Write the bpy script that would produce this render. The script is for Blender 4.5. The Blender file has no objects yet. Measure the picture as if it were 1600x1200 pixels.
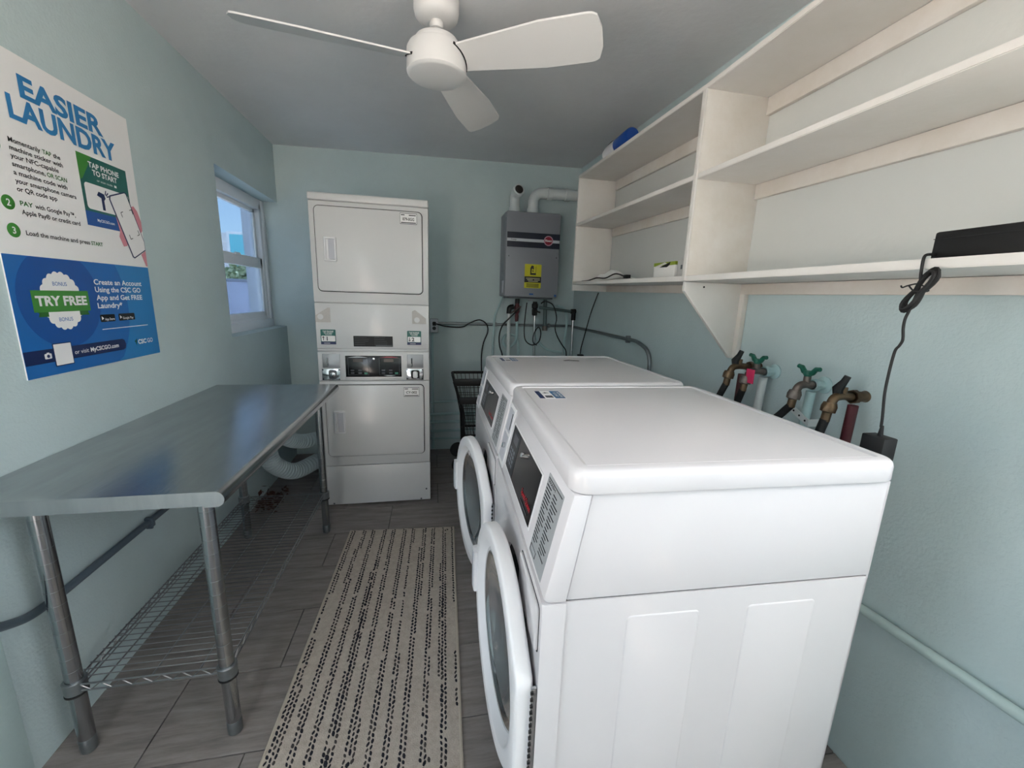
import bpy, bmesh, math, random
from mathutils import Vector, Matrix
random.seed(7)
scene = bpy.context.scene
C = scene.collection
PI = math.pi

# ------------------------------------------------------------------ camera
F_PX, YAW, PITCH, ROLL, CAM_H = 634.5, 0.1935, 0.2073, 0.0339, 1.42
cam_d = bpy.data.cameras.new('camera'); cam = bpy.data.objects.new('camera', cam_d); C.objects.link(cam)
cam_d.sensor_fit = 'HORIZONTAL'; cam_d.sensor_width = 36.0
cam_d.lens = F_PX / 1600 * 36.0; cam_d.clip_start = 0.02; cam_d.clip_end = 300
f0 = Vector((math.sin(YAW), math.cos(YAW), 0)); r0 = Vector((math.cos(YAW), -math.sin(YAW), 0)); u0 = Vector((0, 0, 1))
fw = f0 * math.cos(PITCH) - u0 * math.sin(PITCH); up = u0 * math.cos(PITCH) + f0 * math.sin(PITCH)
rt = r0 * math.cos(ROLL) + up * math.sin(ROLL); up2 = up * math.cos(ROLL) - r0 * math.sin(ROLL)
cam.matrix_world = Matrix(((rt.x, up2.x, -fw.x, 0), (rt.y, up2.y, -fw.y, 0), (rt.z, up2.z, -fw.z, CAM_H), (0, 0, 0, 1)))
scene.camera = cam

# ------------------------------------------------------------------ world, sun, exposure
w = bpy.data.worlds.new('sky'); scene.world = w; w.use_nodes = True
nt = w.node_tree; nt.nodes.clear()
sk = nt.nodes.new('ShaderNodeTexSky'); sk.sky_type = 'NISHITA'; sk.sun_disc = False
sk.sun_elevation = math.radians(48); sk.sun_rotation = math.radians(140); sk.air_density = 1.0; sk.dust_density = 1.2; sk.ozone_density = 1.0
bg = nt.nodes.new('ShaderNodeBackground'); bg.inputs['Strength'].default_value = 0.16
ow = nt.nodes.new('ShaderNodeOutputWorld')
hs = nt.nodes.new('ShaderNodeHueSaturation'); hs.inputs['Saturation'].default_value = 0.5
nt.links.new(sk.outputs[0], hs.inputs['Color']); nt.links.new(hs.outputs[0], bg.inputs[0]); nt.links.new(bg.outputs[0], ow.inputs[0])
sun_d = bpy.data.lights.new('sun', 'SUN'); sun = bpy.data.objects.new('sun', sun_d); C.objects.link(sun)
sun_d.energy = 7.5; sun_d.angle = math.radians(0.6); sun_d.color = (1.0, 0.92, 0.84)
sun.rotation_euler = Vector((-0.25, -0.28, -0.92)).to_track_quat('-Z', 'Y').to_euler()
scene.view_settings.view_transform = 'Standard'
scene.view_settings.look = 'None'
scene.view_settings.gamma = 1.0
scene.view_settings.use_curve_mapping = False
scene.view_settings.exposure = 2.7

# ------------------------------------------------------------------ helpers
def lin(c):
    return tuple((v / 255 / 12.92) if v / 255 <= 0.04045 else ((v / 255 + 0.055) / 1.055) ** 2.4 for v in c)
MATS = {}
def mat(name, col, rough=0.5, metal=0.0, var=0.0, vscale=6.0, bump=0.0, bscale=60.0, col2=None, stretch=None, coat=0.0, spec=None, emit=None):
    if name in MATS: return MATS[name]
    m = bpy.data.materials.new(name); m.use_nodes = True; MATS[name] = m
    n = m.node_tree; b = n.nodes['Principled BSDF']
    b.inputs['Base Color'].default_value = (*lin(col), 1)
    b.inputs['Roughness'].default_value = rough; b.inputs['Metallic'].default_value = metal
    if coat: b.inputs['Coat Weight'].default_value = coat; b.inputs['Coat Roughness'].default_value = 0.12
    if spec is not None: b.inputs['Specular IOR Level'].default_value = spec
    if var or bump or col2:
        tc = n.nodes.new('ShaderNodeTexCoord'); src = tc.outputs['Object']
        if stretch:
            mp = n.nodes.new('ShaderNodeMapping'); mp.inputs['Scale'].default_value = stretch
            n.links.new(src, mp.inputs[0]); src = mp.outputs[0]
    if var or col2:
        nz = n.nodes.new('ShaderNodeTexNoise'); nz.inputs['Scale'].default_value = vscale; nz.inputs['Detail'].default_value = 6
        nz.inputs['Roughness'].default_value = 0.65
        n.links.new(src, nz.inputs['Vector'])
        rp = n.nodes.new('ShaderNodeValToRGB'); rp.color_ramp.elements[0].position = 0.3; rp.color_ramp.elements[1].position = 0.72
        c1 = lin(col)
        c2 = lin(col2) if col2 else tuple(min(1, v * (1 + var)) for v in c1)
        c0 = c1 if col2 else tuple(v * (1 - var) for v in c1)
        rp.color_ramp.elements[0].color = (*c0, 1); rp.color_ramp.elements[1].color = (*c2, 1)
        n.links.new(nz.outputs['Fac'], rp.inputs[0]); n.links.new(rp.outputs[0], b.inputs['Base Color'])
    if bump:
        nb = n.nodes.new('ShaderNodeTexNoise'); nb.inputs['Scale'].default_value = bscale; nb.inputs['Detail'].default_value = 4
        n.links.new(src, nb.inputs['Vector'])
        bp = n.nodes.new('ShaderNodeBump'); bp.inputs['Strength'].default_value = bump; bp.inputs['Distance'].default_value = 0.01
        n.links.new(nb.outputs['Fac'], bp.inputs['Height']); n.links.new(bp.outputs[0], b.inputs['Normal'])
    return m

def obj(name, bm, m, parent=None, smooth=True, ang=35):
    me = bpy.data.meshes.new(name); 
    bmesh.ops.recalc_face_normals(bm, faces=bm.faces[:])
    bm.to_mesh(me); bm.free()
    if smooth and len(me.polygons):
        me.polygons.foreach_set('use_smooth', [True] * len(me.polygons)); me.set_sharp_from_angle(angle=math.radians(ang))
    me.materials.append(m)
    o = bpy.data.objects.new(name, me); C.objects.link(o)
    if parent: o.parent = parent
    return o
def islands(name, bm, m, parent=None, **k):
    """one object for each connected piece"""
    seen = set(); out = []
    for v in bm.verts[:]:
        if v in seen: continue
        st = [v]; comp = []; seen.add(v)
        while st:
            q = st.pop(); comp.append(q)
            for e in q.link_edges:
                o_ = e.other_vert(q)
                if o_ not in seen: seen.add(o_); st.append(o_)
        b = bmesh.new(); mp = {q: b.verts.new(q.co) for q in comp}; cs = set(comp)
        for f in {f for q in comp for f in q.link_faces}: b.faces.new([mp[q] for q in f.verts])
        out.append(obj(name, b, m, parent, **k))
    bm.free(); return out
def tag(o, label, cat, group=None):
    o['label'] = label; o['category'] = cat
    if group: o['group'] = group
    return o
def thing(name, label, cat, loc=(0, 0, 0), rz=0, group=None):
    o = bpy.data.objects.new(name, None); C.objects.link(o); o.empty_display_size = 0.05
    o.location = loc; o.rotation_euler = (0, 0, rz)
    return tag(o, label, cat, group)
def struct(name, bm, m, parent=None, **k):
    o = obj(name, bm, m, parent, **k); o['kind'] = 'structure'; return o
def stuff(o): o['kind'] = 'stuff'; return o
def B(): return bmesh.new()

def merge(bm, b2, M=None):
    me = bpy.data.meshes.new('t'); b2.to_mesh(me); b2.free()
    if M: me.transform(M)
    bm.from_mesh(me); bpy.data.meshes.remove(me); return bm
def box(bm, x0, x1, y0, y1, z0, z1, bev=0.0, seg=2, M=None):
    b = bmesh.new(); bmesh.ops.create_cube(b, size=1)
    for v in b.verts:
        v.co = ((x0 + x1) / 2 + v.co.x * (x1 - x0), (y0 + y1) / 2 + v.co.y * (y1 - y0), (z0 + z1) / 2 + v.co.z * (z1 - z0))
    if bev: bmesh.ops.bevel(b, geom=b.edges[:], offset=bev, segments=seg, profile=0.5, affect='EDGES')
    return merge(bm, b, M)
def bx(*a, **k): return box(B(), *a, **k)
def hexa(bm, P, bev=0.0):
    """8 points: bottom 4 ccw then top 4"""
    b = bmesh.new(); v = [b.verts.new(p) for p in P]
    for f in ((0, 3, 2, 1), (4, 5, 6, 7), (0, 1, 5, 4), (1, 2, 6, 5), (2, 3, 7, 6), (3, 0, 4, 7)): b.faces.new([v[i] for i in f])
    if bev: bmesh.ops.bevel(b, geom=b.edges[:], offset=bev, segments=2, profile=0.5, affect='EDGES')
    return merge(bm, b)
def prism(bm, poly, a0, a1, axis='y', bev=0.0):
    """poly 2d extruded along axis. axis y: poly=(x,z); z: poly=(x,y); x: poly=(y,z)"""
    b = bmesh.new()
    def P(p, a): return (p[0], a, p[1]) if axis == 'y' else ((p[0], p[1], a) if axis == 'z' else (a, p[0], p[1]))
    A = [b.verts.new(P(p, a0)) for p in poly]; Z = [b.verts.new(P(p, a1)) for p in poly]
    b.faces.new(A); b.faces.new(Z[::-1]); n = len(poly)
    for i in range(n): b.faces.new((A[i], Z[i], Z[(i + 1) % n], A[(i + 1) % n]))
    if bev: 
        bmesh.ops.recalc_face_normals(b, faces=b.faces[:])
        bmesh.ops.bevel(b, geom=b.edges[:], offset=bev, segments=2, profile=0.5, affect='EDGES')
    return merge(bm, b)
def rr(x0, x1, y0, y1, r, n=5):
    out = []
    for cx, cy, a in ((x1 - r, y1 - r, 0), (x0 + r, y1 - r, 90), (x0 + r, y0 + r, 180), (x1 - r, y0 + r, 270)):
        for i in range(n + 1):
            t = math.radians(a + 90 * i / n); out.append((cx + r * math.cos(t), cy + r * math.sin(t)))
    return out
def loft(bm, rings, cap0=True, cap1=True):
    L = [[bm.verts.new(p) for p in r] for r in rings]
    for a, b in zip(L, L[1:]):
        n = len(a)
        for i in range(n): bm.faces.new((a[i], a[(i + 1) % n], b[(i + 1) % n], b[i]))
    if cap0: bm.faces.new(L[0][::-1])
    if cap1: bm.faces.new(L[-1])
    return bm
def slab(bm, x0, x1, y0, y1, levels, r, axis='z'):
    """stack of rounded rectangles; levels = [(inset, h)] ; axis 'z' poly in xy; 'y' poly in xz at y=h; 'x' poly in yz"""
    rings = []
    for ins, h in levels:
        p = rr(x0 + ins, x1 - ins, y0 + ins, y1 - ins, max(r - ins, 0.0008))
        rings.append([(a, b, h) if axis == 'z' else ((a, h, b) if axis == 'y' else (h, a, b)) for a, b in p])
    return loft(bm, rings)
def tube(bm, pts, r, n=10, caps=True, closed=False):
    P = [Vector(p) for p in pts]; m = len(P)
    R = r if isinstance(r, (list, tuple)) else [r] * m
    T = []
    for i in range(m):
        if closed: t = P[(i + 1) % m] - P[i - 1]
        else: t = P[min(i + 1, m - 1)] - P[max(i - 1, 0)]
        T.append(t.normalized())
    a = Vector((0, 0, 1)) if abs(T[0].z) < 0.9 else Vector((1, 0, 0))
    N = (a - T[0] * a.dot(T[0])).normalized(); rings = []
    for i in range(m):
        N = (N - T[i] * N.dot(T[i])).normalized(); Bn = T[i].cross(N)
        rings.append([bm.verts.new(P[i] + (N * math.cos(2 * PI * k / n) + Bn * math.sin(2 * PI * k / n)) * R[i]) for k in range(n)])
    prs = list(zip(rings, rings[1:])) + ([(rings[-1], rings[0])] if closed else [])
    for x, y in prs:
        for k in range(n): bm.faces.new((x[k], x[(k + 1) % n], y[(k + 1) % n], y[k]))
    if caps and not closed: bm.faces.new(rings[0][::-1]); bm.faces.new(rings[-1])
    return bm
def spline(pts, n=8):
    P = [Vector(p) for p in pts]; out = []
    for i in range(len(P) - 1):
        p0 = P[max(i - 1, 0)]; p1 = P[i]; p2 = P[i + 1]; p3 = P[min(i + 2, len(P) - 1)]
        for k in range(n):
            t = k / n
            out.append(0.5 * ((2 * p1) + (-p0 + p2) * t + (2 * p0 - 5 * p1 + 4 * p2 - p3) * t * t + (-p0 + 3 * p1 - 3 * p2 + p3) * t ** 3))
    out.append(P[-1]); return out
def fillet(pts, r, n=6):
    P = [Vector(p) for p in pts]; out = [P[0]]
    for a, b, c in zip(P, P[1:], P[2:]):
        d1 = (a - b); d2 = (c - b); rr_ = min(r, d1.length * .49, d2.length * .49)
        s = b + d1.normalized() * rr_; e = b + d2.normalized() * rr_
        for k in range(n + 1):
            t = k / n; out.append(s * (1 - t) ** 2 + b * 2 * t * (1 - t) + e * t * t)
    out.append(P[-1]); return out
def lathe(bm, prof, n=32, origin=(0, 0, 0), axis='z', cap=True):
    """prof = [(r, h)]"""
    o = Vector(origin); rings = []
    for r, h in prof:
        ring = []
        for k in range(n):
            a = 2 * PI * k / n; c, s = math.cos(a) * r, math.sin(a) * r
            p = Vector((c, s, h)) if axis == 'z' else (Vector((h, c, s)) if axis == 'x' else Vector((c, h, s)))
            ring.append(bm.verts.new(o + p))
        rings.append(ring)
    for a, b in zip(rings, rings[1:]):
        for k in range(n): bm.faces.new((a[k], a[(k + 1) % n], b[(k + 1) % n], b[k]))
    if cap: bm.faces.new(rings[0][::-1]); bm.faces.new(rings[-1])
    return bm
def quadslab(bm, c00, c10, c11, c01, t, nrm):
    n = Vector(nrm).normalized() * t
    q = [Vector(p) for p in (c00, c10, c11, c01)]
    return hexa(bm, q + [p + n for p in q])

# ---- flat lettering
def text_bm(bm, s, O, X, Y, height, width=None, align='L', bold=0.0, lift=0.0006, spacing=1.0, line=1.0):
    """put lettering s on a plane: O origin (baseline), X right, Y up (unit vectors); cap height = height"""
    cu = bpy.data.curves.new('t', 'FONT'); cu.body = s; cu.size = 1.0; cu.resolution_u = 3; cu.offset = bold
    cu.space_character = spacing; cu.space_line = line; cu.fill_mode = 'FRONT'
    ob = bpy.data.objects.new('t', cu); C.objects.link(ob)
    bpy.context.view_layer.update()
    dg = bpy.context.evaluated_depsgraph_get(); me = bpy.data.meshes.new_from_object(ob.evaluated_get(dg))
    bpy.data.objects.remove(ob); bpy.data.curves.remove(cu)
    if not len(me.vertices): bpy.data.meshes.remove(me); return bm
    xs = [v.co.x for v in me.vertices]; x0, x1 = min(xs), max(xs)
    k = height / 0.70; kx = width / (x1 - x0) if width else k
    off = {'L': 0, 'C': -(x1 - x0) * kx / 2, 'R': -(x1 - x0) * kx}[align]
    X = Vector(X); Y = Vector(Y); O = Vector(O); N = X.cross(Y).normalized()
    for v in me.vertices:
        v.co = O + X * ((v.co.x - x0) * kx + off) + Y * (v.co.y * k) + N * lift
    bm.from_mesh(me); bpy.data.meshes.remove(me); return bm
def flat(bm, O, X, Y, x0, x1, y0, y1, lift=0.0003, r=0.0, t=0.0004):
    """thin print patch on a plane"""
    X = Vector(X); Y = Vector(Y); O = Vector(O); N = X.cross(Y).normalized()
    p = rr(x0, x1, y0, y1, r, 4) if r else [(x0, y0), (x1, y0), (x1, y1), (x0, y1)]
    loft(bm, [[O + X * a + Y * b + N * lift for a, b in p], [O + X * a + Y * b + N * (lift + t) for a, b in p]]); return bm
def flatpoly(bm, O, X, Y, pts, lift=0.0003, t=0.0004):
    X = Vector(X); Y = Vector(Y); O = Vector(O); N = X.cross(Y).normalized()
    loft(bm, [[O + X * a + Y * b + N * lift for a, b in pts], [O + X * a + Y * b + N * (lift + t) for a, b in pts]]); return bm
def circ(cx, cy, r, n=40, a0=0, a1=360): return [(cx + r * math.cos(math.radians(a0 + (a1 - a0) * i / n)), cy + r * math.sin(math.radians(a0 + (a1 - a0) * i / n))) for i in range(n if a1 - a0 == 360 else n + 1)]

# ------------------------------------------------------------------ materials
M_wall = mat('aqua_plaster', (194, 211, 212), 0.75, var=0.05, vscale=2.5, bump=0.16, bscale=110)
M_jamb_lit = mat('aqua_jamb_lit', (205, 228, 226), 0.5, var=0.02, bump=0.1, bscale=50)  # lighter than the wall aqua to stand for light on the jamb
M_ceil = mat('ceiling_plaster', (226, 228, 229), 0.85, var=0.05, vscale=1.6, bump=0.15, bscale=30)
M_white = mat('white_enamel', (216, 214, 216), 0.28, var=0.008, vscale=3, coat=0.3)
M_dryer = mat('cool_white_enamel', (214, 214, 214), 0.32, var=0.01, vscale=3, coat=0.2)
M_plast = mat('white_plastic', (232, 232, 234), 0.38)
M_pgrey = mat('pale_grey_plastic', (192, 194, 202), 0.45)
M_black = mat('black_gloss', (10, 10, 12), 0.18)
M_blackm = mat('black_matte', (9, 9, 10), 0.6)
M_dark = mat('dark_gap', (22, 23, 25), 0.8)
M_rub = mat('black_rubber', (15, 15, 16), 0.65, bump=0.1, bscale=200)
M_steel = mat('brushed_steel', (165, 168, 170), 0.2, 1.0, var=0.10, vscale=5, stretch=(18, 1, 1))
M_top = mat('worn_stainless_top', (180, 181, 182), 0.24, 1.0, var=0.10, vscale=4, bump=0.03, bscale=30, stretch=(6, 1, 1))
M_chrome = mat('chrome', (205, 206, 208), 0.12, 1.0)
M_wire = mat('chrome_wire', (150, 152, 155), 0.3, 1.0)
M_galv = mat('galvanised', (140, 146, 148), 0.4, 0.9, var=0.1, vscale=20)
M_shelf = mat('shelf_paint', (222, 219, 212), 0.6, vscale=3.0, col2=(232, 230, 226), bump=0.08, bscale=40)
M_shelf_st = mat('shelf_paint_stained', (214, 207, 196), 0.65, vscale=4.5, col2=(230, 227, 222), bump=0.08, bscale=40)
M_back = mat('shelf_back_paint', (210, 213, 210), 0.7, var=0.02, vscale=2, bump=0.1, bscale=40)
M_vinyl = mat('window_vinyl', (243, 246, 250), 0.4)
M_glass = bpy.data.materials.new('window_glass'); M_glass.use_nodes = True
_n = M_glass.node_tree; _n.nodes.clear()
_o = _n.nodes.new('ShaderNodeOutputMaterial'); _m = _n.nodes.new('ShaderNodeMixShader'); _t = _n.nodes.new('ShaderNodeBsdfTransparent'); _g = _n.nodes.new('ShaderNodeBsdfGlossy')
_t.inputs['Color'].default_value = (.26, .32, .38, 1); _g.inputs['Roughness'].default_value = 0.02; _m.inputs[0].default_value = 0.06
_n.links.new(_t.outputs[0], _m.inputs[1]); _n.links.new(_g.outputs[0], _m.inputs[2]); _n.links.new(_m.outputs[0], _o.inputs[0])
M_dglass = mat('door_bowl_glass', (120, 124, 128), 0.08, 0.0, coat=0.8)
M_dglass.node_tree.nodes['Principled BSDF'].inputs['Transmission Weight'].default_value = 0.65
M_pvc = mat('painted_pipe', (176, 205, 206), 0.5, var=0.05, vscale=8)
M_wpvc = mat('white_pvc', (215, 222, 222), 0.4, var=0.03)
M_brass = mat('aged_brass', (112, 92, 72), 0.4, 0.85, var=0.25, vscale=30)
M_bronze = mat('dull_bronze', (118, 108, 102), 0.45, 0.8, var=0.2, vscale=30)
M_green = mat('green_handle', (14, 92, 74), 0.45)
M_pink = mat('pink_tag', (214, 50, 96), 0.6)
M_redp = mat('red_pipe', (74, 22, 30), 0.45)
M_heater = mat('heater_grey', (140, 143, 150), 0.42, 0.15, var=0.03)
M_navy = mat('navy_print', (18, 24, 44), 0.4)
M_silver = mat('silver_print', (196, 200, 206), 0.4)
M_red = mat('logo_red', (140, 20, 44), 0.4)
M_yellow = mat('yellow_print', (206, 200, 40), 0.5)
M_ink = mat('black_ink', (18, 18, 20), 0.5)
M_inkg = mat('grey_ink', (84, 88, 92), 0.5)
M_paper = mat('poster_white', (244, 243, 242), 0.4, var=0.01)
M_lblue = mat('poster_letter_blue', (48, 128, 186), 0.4)
M_pblue = mat('poster_blue', (24, 104, 178), 0.4)
M_pblue2 = mat('poster_deep_blue', (10, 80, 156), 0.4)
M_pblue3 = mat('poster_light_blue', (40, 128, 192), 0.4)
M_pnavy = mat('poster_navy', (10, 34, 84), 0.4)
M_pgreen = mat('poster_green', (62, 138, 52), 0.4)
M_pgreen2 = mat('poster_dark_green', (40, 104, 40), 0.4)
M_pteal = mat('poster_teal', (20, 98, 90), 0.4)
M_skin = mat('poster_pink', (216, 140, 152), 0.4)
M_floorb = mat('grout', (62, 60, 59), 0.9)

def tile_mat():
    m = bpy.data.materials.new('charcoal_tile'); m.use_nodes = True; n = m.node_tree; b = n.nodes['Principled BSDF']
    tc = n.nodes.new('ShaderNodeTexCoord'); mp = n.nodes.new('ShaderNodeMapping'); mp.inputs['Scale'].default_value = (1.2, 9, 1)
    oi = n.nodes.new('ShaderNodeObjectInfo'); ad = n.nodes.new('ShaderNodeVectorMath'); ad.operation = 'ADD'
    sc = n.nodes.new('ShaderNodeVectorMath'); sc.operation = 'SCALE'; sc.inputs['Scale'].default_value = 37.0
    cb = n.nodes.new('ShaderNodeCombineXYZ')
    n.links.new(oi.outputs['Random'], cb.inputs[0]); n.links.new(oi.outputs['Random'], cb.inputs[1]); n.links.new(cb.outputs[0], sc.inputs[0])
    n.links.new(tc.outputs['Object'], mp.inputs[0]); n.links.new(mp.outputs[0], ad.inputs[0]); n.links.new(sc.outputs[0], ad.inputs[1])
    nz = n.nodes.new('ShaderNodeTexNoise'); nz.inputs['Scale'].default_value = 3.2; nz.inputs['Detail'].default_value = 9; nz.inputs['Roughness'].default_value = 0.7
    n.links.new(ad.outputs[0], nz.inputs['Vector'])
    rp = n.nodes.new('ShaderNodeValToRGB'); rp.color_ramp.elements[0].position = .28; rp.color_ramp.elements[1].position = .75
    rp.color_ramp.elements[0].color = (*lin((104, 98, 96)), 1); rp.color_ramp.elements[1].color = (*lin((158, 151, 147)), 1)
    n.links.new(nz.outputs['Fac'], rp.inputs[0]); n.links.new(rp.outputs[0], b.inputs['Base Color'])
    b.inputs['Roughness'].default_value = .55
    bp = n.nodes.new('ShaderNodeBump'); bp.inputs['Strength'].default_value = .15; bp.inputs['Distance'].default_value = .004
    n.links.new(nz.outputs['Fac'], bp.inputs['Height']); n.links.new(bp.outputs[0], b.inputs['Normal'])
    return m
M_tile = tile_mat()

# ------------------------------------------------------------------ the room
RW, BW, NW = 1.282, 3.70, -0.95          # right wall, back wall, near wall
def LW(y): return -1.14 - 0.017 * y       # left wall face, not quite square with the room
def ceil_z(x, y):
    u = (x + 1.2) / 2.482; v = (y - 0.9) / 2.8
    return (2.505 * (1 - u) + 2.43 * u) * (1 - v) + (2.512 * (1 - u) + 2.556 * u) * v

floor = struct('floor', bx(-1.6, 1.45, NW - .1, BW + .15, -0.12, -0.006), M_floorb)
tx, ty = 0.61, 0.305
tile_me = {}
def tile(x0, x1, y0, y1):
    key = (round(x1 - x0, 3), round(y1 - y0, 3))
    if key not in tile_me:
        g = 0.0016; bm = bx(-key[0] / 2 + g, key[0] / 2 - g, -key[1] / 2 + g, key[1] / 2 - g, -0.008, 0.0, bev=0.0012, seg=1)
        o = obj('tile', bm, M_tile, floor, smooth=False); tile_me[key] = o.data
    else:
        o = bpy.data.objects.new('tile', tile_me[key]); C.objects.link(o); o.parent = floor
    o.location = ((x0 + x1) / 2, (y0 + y1) / 2, 0)
for k in range(-7, 9):
    y0 = 1.137 + k * ty; y1 = min(y0 + ty, BW); y0 = max(y0, NW)
    if y1 - y0 < .03: continue
    xs = -0.285 if k % 2 == 0 else -0.590
    x = xs - 3 * tx
    while x < RW:
        a, b_ = max(x, -1.215), min(x + tx, RW)
        if b_ - a > 0.03: tile(a, b_, y0, y1)
        x += tx

# ceiling: gently uneven slab
bm = B(); NX, NY = 10, 12; g0 = []; 
for j in range(NY + 1):
    for i in range(NX + 1):
        x = -1.6 + 3.05 * i / NX; y = NW - .1 + (BW + .25 - NW) * j / NY
        g0.append(bm.verts.new((x, y, ceil_z(x, y))))
for j in range(NY):
    for i in range(NX):
        a = j * (NX + 1) + i; bm.faces.new((g0[a], g0[a + 1], g0[a + NX + 2], g0[a + NX + 1]))
ex = bmesh.ops.extrude_face_region(bm, geom=bm.faces[:])
for v in [e for e in ex['geom'] if isinstance(e, bmesh.types.BMVert)]: v.co.z = 2.75
struct('ceiling', bm, M_ceil)

XO = -1.45
struct('wall_back', bx(XO, 1.45, BW, BW + .16, -.12, 2.74), M_wall)
bm = B(); box(bm, RW, RW + .16, .33, BW + .001, -.12, 2.74); box(bm, RW, RW + .16, NW - .1, .331, 2.25, 2.74); box(bm, RW, RW + .16, NW - .1, NW + .1, -.12, 2.26); box(bm, RW, RW + .16, NW - .1, .331, -.12, 1.30)  # unseen high opening beside the camera, added for fill daylight
struct('wall_right', bm, M_wall)
# near wall, behind the camera: unseen, its narrow opening added to let daylight in
bm = B(); box(bm, -1.6, -.95, NW - .14, NW, -.12, 2.74); box(bm, -.55, 1.45, NW - .14, NW, -.12, 2.74); box(bm, -.95, -.55, NW - .14, NW, 2.20, 2.74)
struct('wall_near', bm, M_wall)
# left wall, with the window recess running into the back corner
JY = 1.168
bm = B()
XO = -1.45
WY0, WZ0, WZ1 = 2.705, 1.135, 2.095
prism(bm, [(LW(JY), JY), (LW(WY0), WY0), (XO, WY0), (XO, JY)], -.12, 2.74, 'z')
prism(bm, [(LW(WY0), WY0), (LW(BW), BW), (XO, BW), (XO, WY0)], WZ1, 2.74, 'z')
prism(bm, [(LW(WY0), WY0), (LW(BW), BW), (XO, BW), (XO, WY0)], -.12, WZ0, 'z')
box(bm, XO, LW(0), NW - .14, JY - .1, 2.32, 2.74); box(bm, XO, LW(0), NW, -.10, -.12, 2.4); box(bm, XO, LW(0), -.11, .58, -.12, .70); prism(bm, [(LW(.57), .57), (LW(JY - .16), JY - .16), (XO, JY - .16), (XO, .57)], -.12, 2.4, 'z')  # unseen side opening above a half wall, both shaped to steer the daylight
struct('wall_left', bm, M_wall)
# door jamb at the near end of the left wall, its lit look put into the colour
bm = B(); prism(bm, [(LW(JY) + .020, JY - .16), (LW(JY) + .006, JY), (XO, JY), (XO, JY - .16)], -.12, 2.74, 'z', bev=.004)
struct('trim_1', bm, M_jamb_lit)

# ---------------- window (single hung) in the recess
WX = -1.325                                # inner face of the sash plane
win = struct('window_1', bx(WX - .035, WX + .03, WY0 + .0, BW - .005, WZ0, WZ0 + .062, bev=.003), M_vinyl)   # sill board
def wpart(name, bm, m=M_vinyl): 
    o = obj(name, bm, m, win); return o
Y0, Y1, Z0, Z1 = WY0 + .005, BW - .03, WZ0 + .062, 2.062
bm = B()
box(bm, WX - .05, WX + .012, Y0, Y0 + .045, Z0, Z1, bev=.003); box(bm, WX - .05, WX + .012, Y1 - .045, Y1, Z0, Z1, bev=.003)
box(bm, WX - .05, WX + .012, Y0, Y1, Z1 - .04, Z1 + .035, bev=.003); box(bm, WX - .05, WX + .010, Y0, Y1, Z0 - .004, Z0 + .022, bev=.003)
box(bm, WX - .03, WX + .024, Y1 - .012, BW - .002, Z0, Z1 + .03, bev=.002)
wpart('window_frame', bm)
bm = B(); zm = 1.625
for z0_, z1_, xo in ((Z0 + .02, zm + .035, -.004), (zm - .03, Z1 - .03, -.028)):
    box(bm, WX + xo - .018, WX + xo + .008, Y0 + .045, Y1 - .045, z0_, z0_ + .038, bev=.003)
    box(bm, WX + xo - .018, WX + xo + .008, Y0 + .045, Y1 - .045, z1_ - (.075 if xo > -.01 else .038), z1_, bev=.003)
    box(bm, WX + xo - .018, WX + xo + .008, Y0 + .045, Y0 + .078, z0_, z1_, bev=.003)
    box(bm, WX + xo - .018, WX + xo + .008, Y1 - .078, Y1 - .045, z0_, z1_, bev=.003)
wpart('sash', bm)
wpart('sash_track', bx(WX - .002, WX + .005, Y1 - .044, Y1 - .012, zm + .05, Z1 - .06), mat('grey_track', (120, 126, 134), .5))
wpart('sash_latch', bx(WX + .004, WX + .022, 3.16, 3.22, zm + .028, zm + .042, bev=.003))
for z0_, z1_, xo in ((Z0 + .05, zm, -.010), (zm + .005, Z1 - .06, -.034)):
    wpart('pane', bx(WX + xo, WX + xo + .004, Y0 + .07, Y1 - .07, z0_, z1_), M_glass)
# outer reveal of the wall opening
M_stucco = mat('exterior_stucco', (226, 230, 240), .8, var=.03)
bm = B(); box(bm, XO - .004, WX - .051, Y1 - .012, BW - .001, WZ0 - .05, WZ1 + .05); struct('trim_2', bm, M_stucco)

# ------------------------------------------------------------------ outside
struct('ground', bx(-60, 40, -40, 80, -.22, -.125), mat('pale_concrete', (214, 202, 194), .9, var=.06, vscale=.6))
bl = thing('neighbour_building', 'white flat roofed building with a pale blue window beyond the yard wall', 'building', (-9.6, 26, -.125))
M_bw = mat('white_render', (226, 224, 226), .8, var=.03)
obj('wall', bx(-9, 5.2, 0, 6, 0, 4.05), M_bw, bl)
obj('parapet', bx(-9.1, 5.3, -.1, 6.1, 4.05, 4.55, bev=.02), M_bw, bl)
wf = obj('window', slab(B(), -1.5, 1.2, 2.6, 4.62, [(0, -.04), (.0, -.16), (.14, -.16), (.14, -.08)], .03, 'y'), mat('window_white', (238, 240, 244), .5), bl)
obj('pane', bx(-1.36, 1.06, -.14, -.06, 2.74, 4.48), mat('aqua_pane', (120, 205, 220), .15), wf)
fn = tag(obj('yard_wall', bx(-13, -1.7, 14.2, 14.4, -.125, 1.66, bev=.02), mat('blue_block', (168, 174, 196), .8, var=.12, vscale=1.5, bump=.3, bscale=5)), 'blue grey block wall across the yard outside the window', 'wall')
obj('coping', bx(-13.05, -1.65, 14.15, 14.45, 1.66, 1.73, bev=.01), mat('coping_dark', (130, 136, 152), .8), fn)
M_leaf = mat('leaf', (120, 140, 98), .7, col2=(200, 205, 170), vscale=4)
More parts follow.
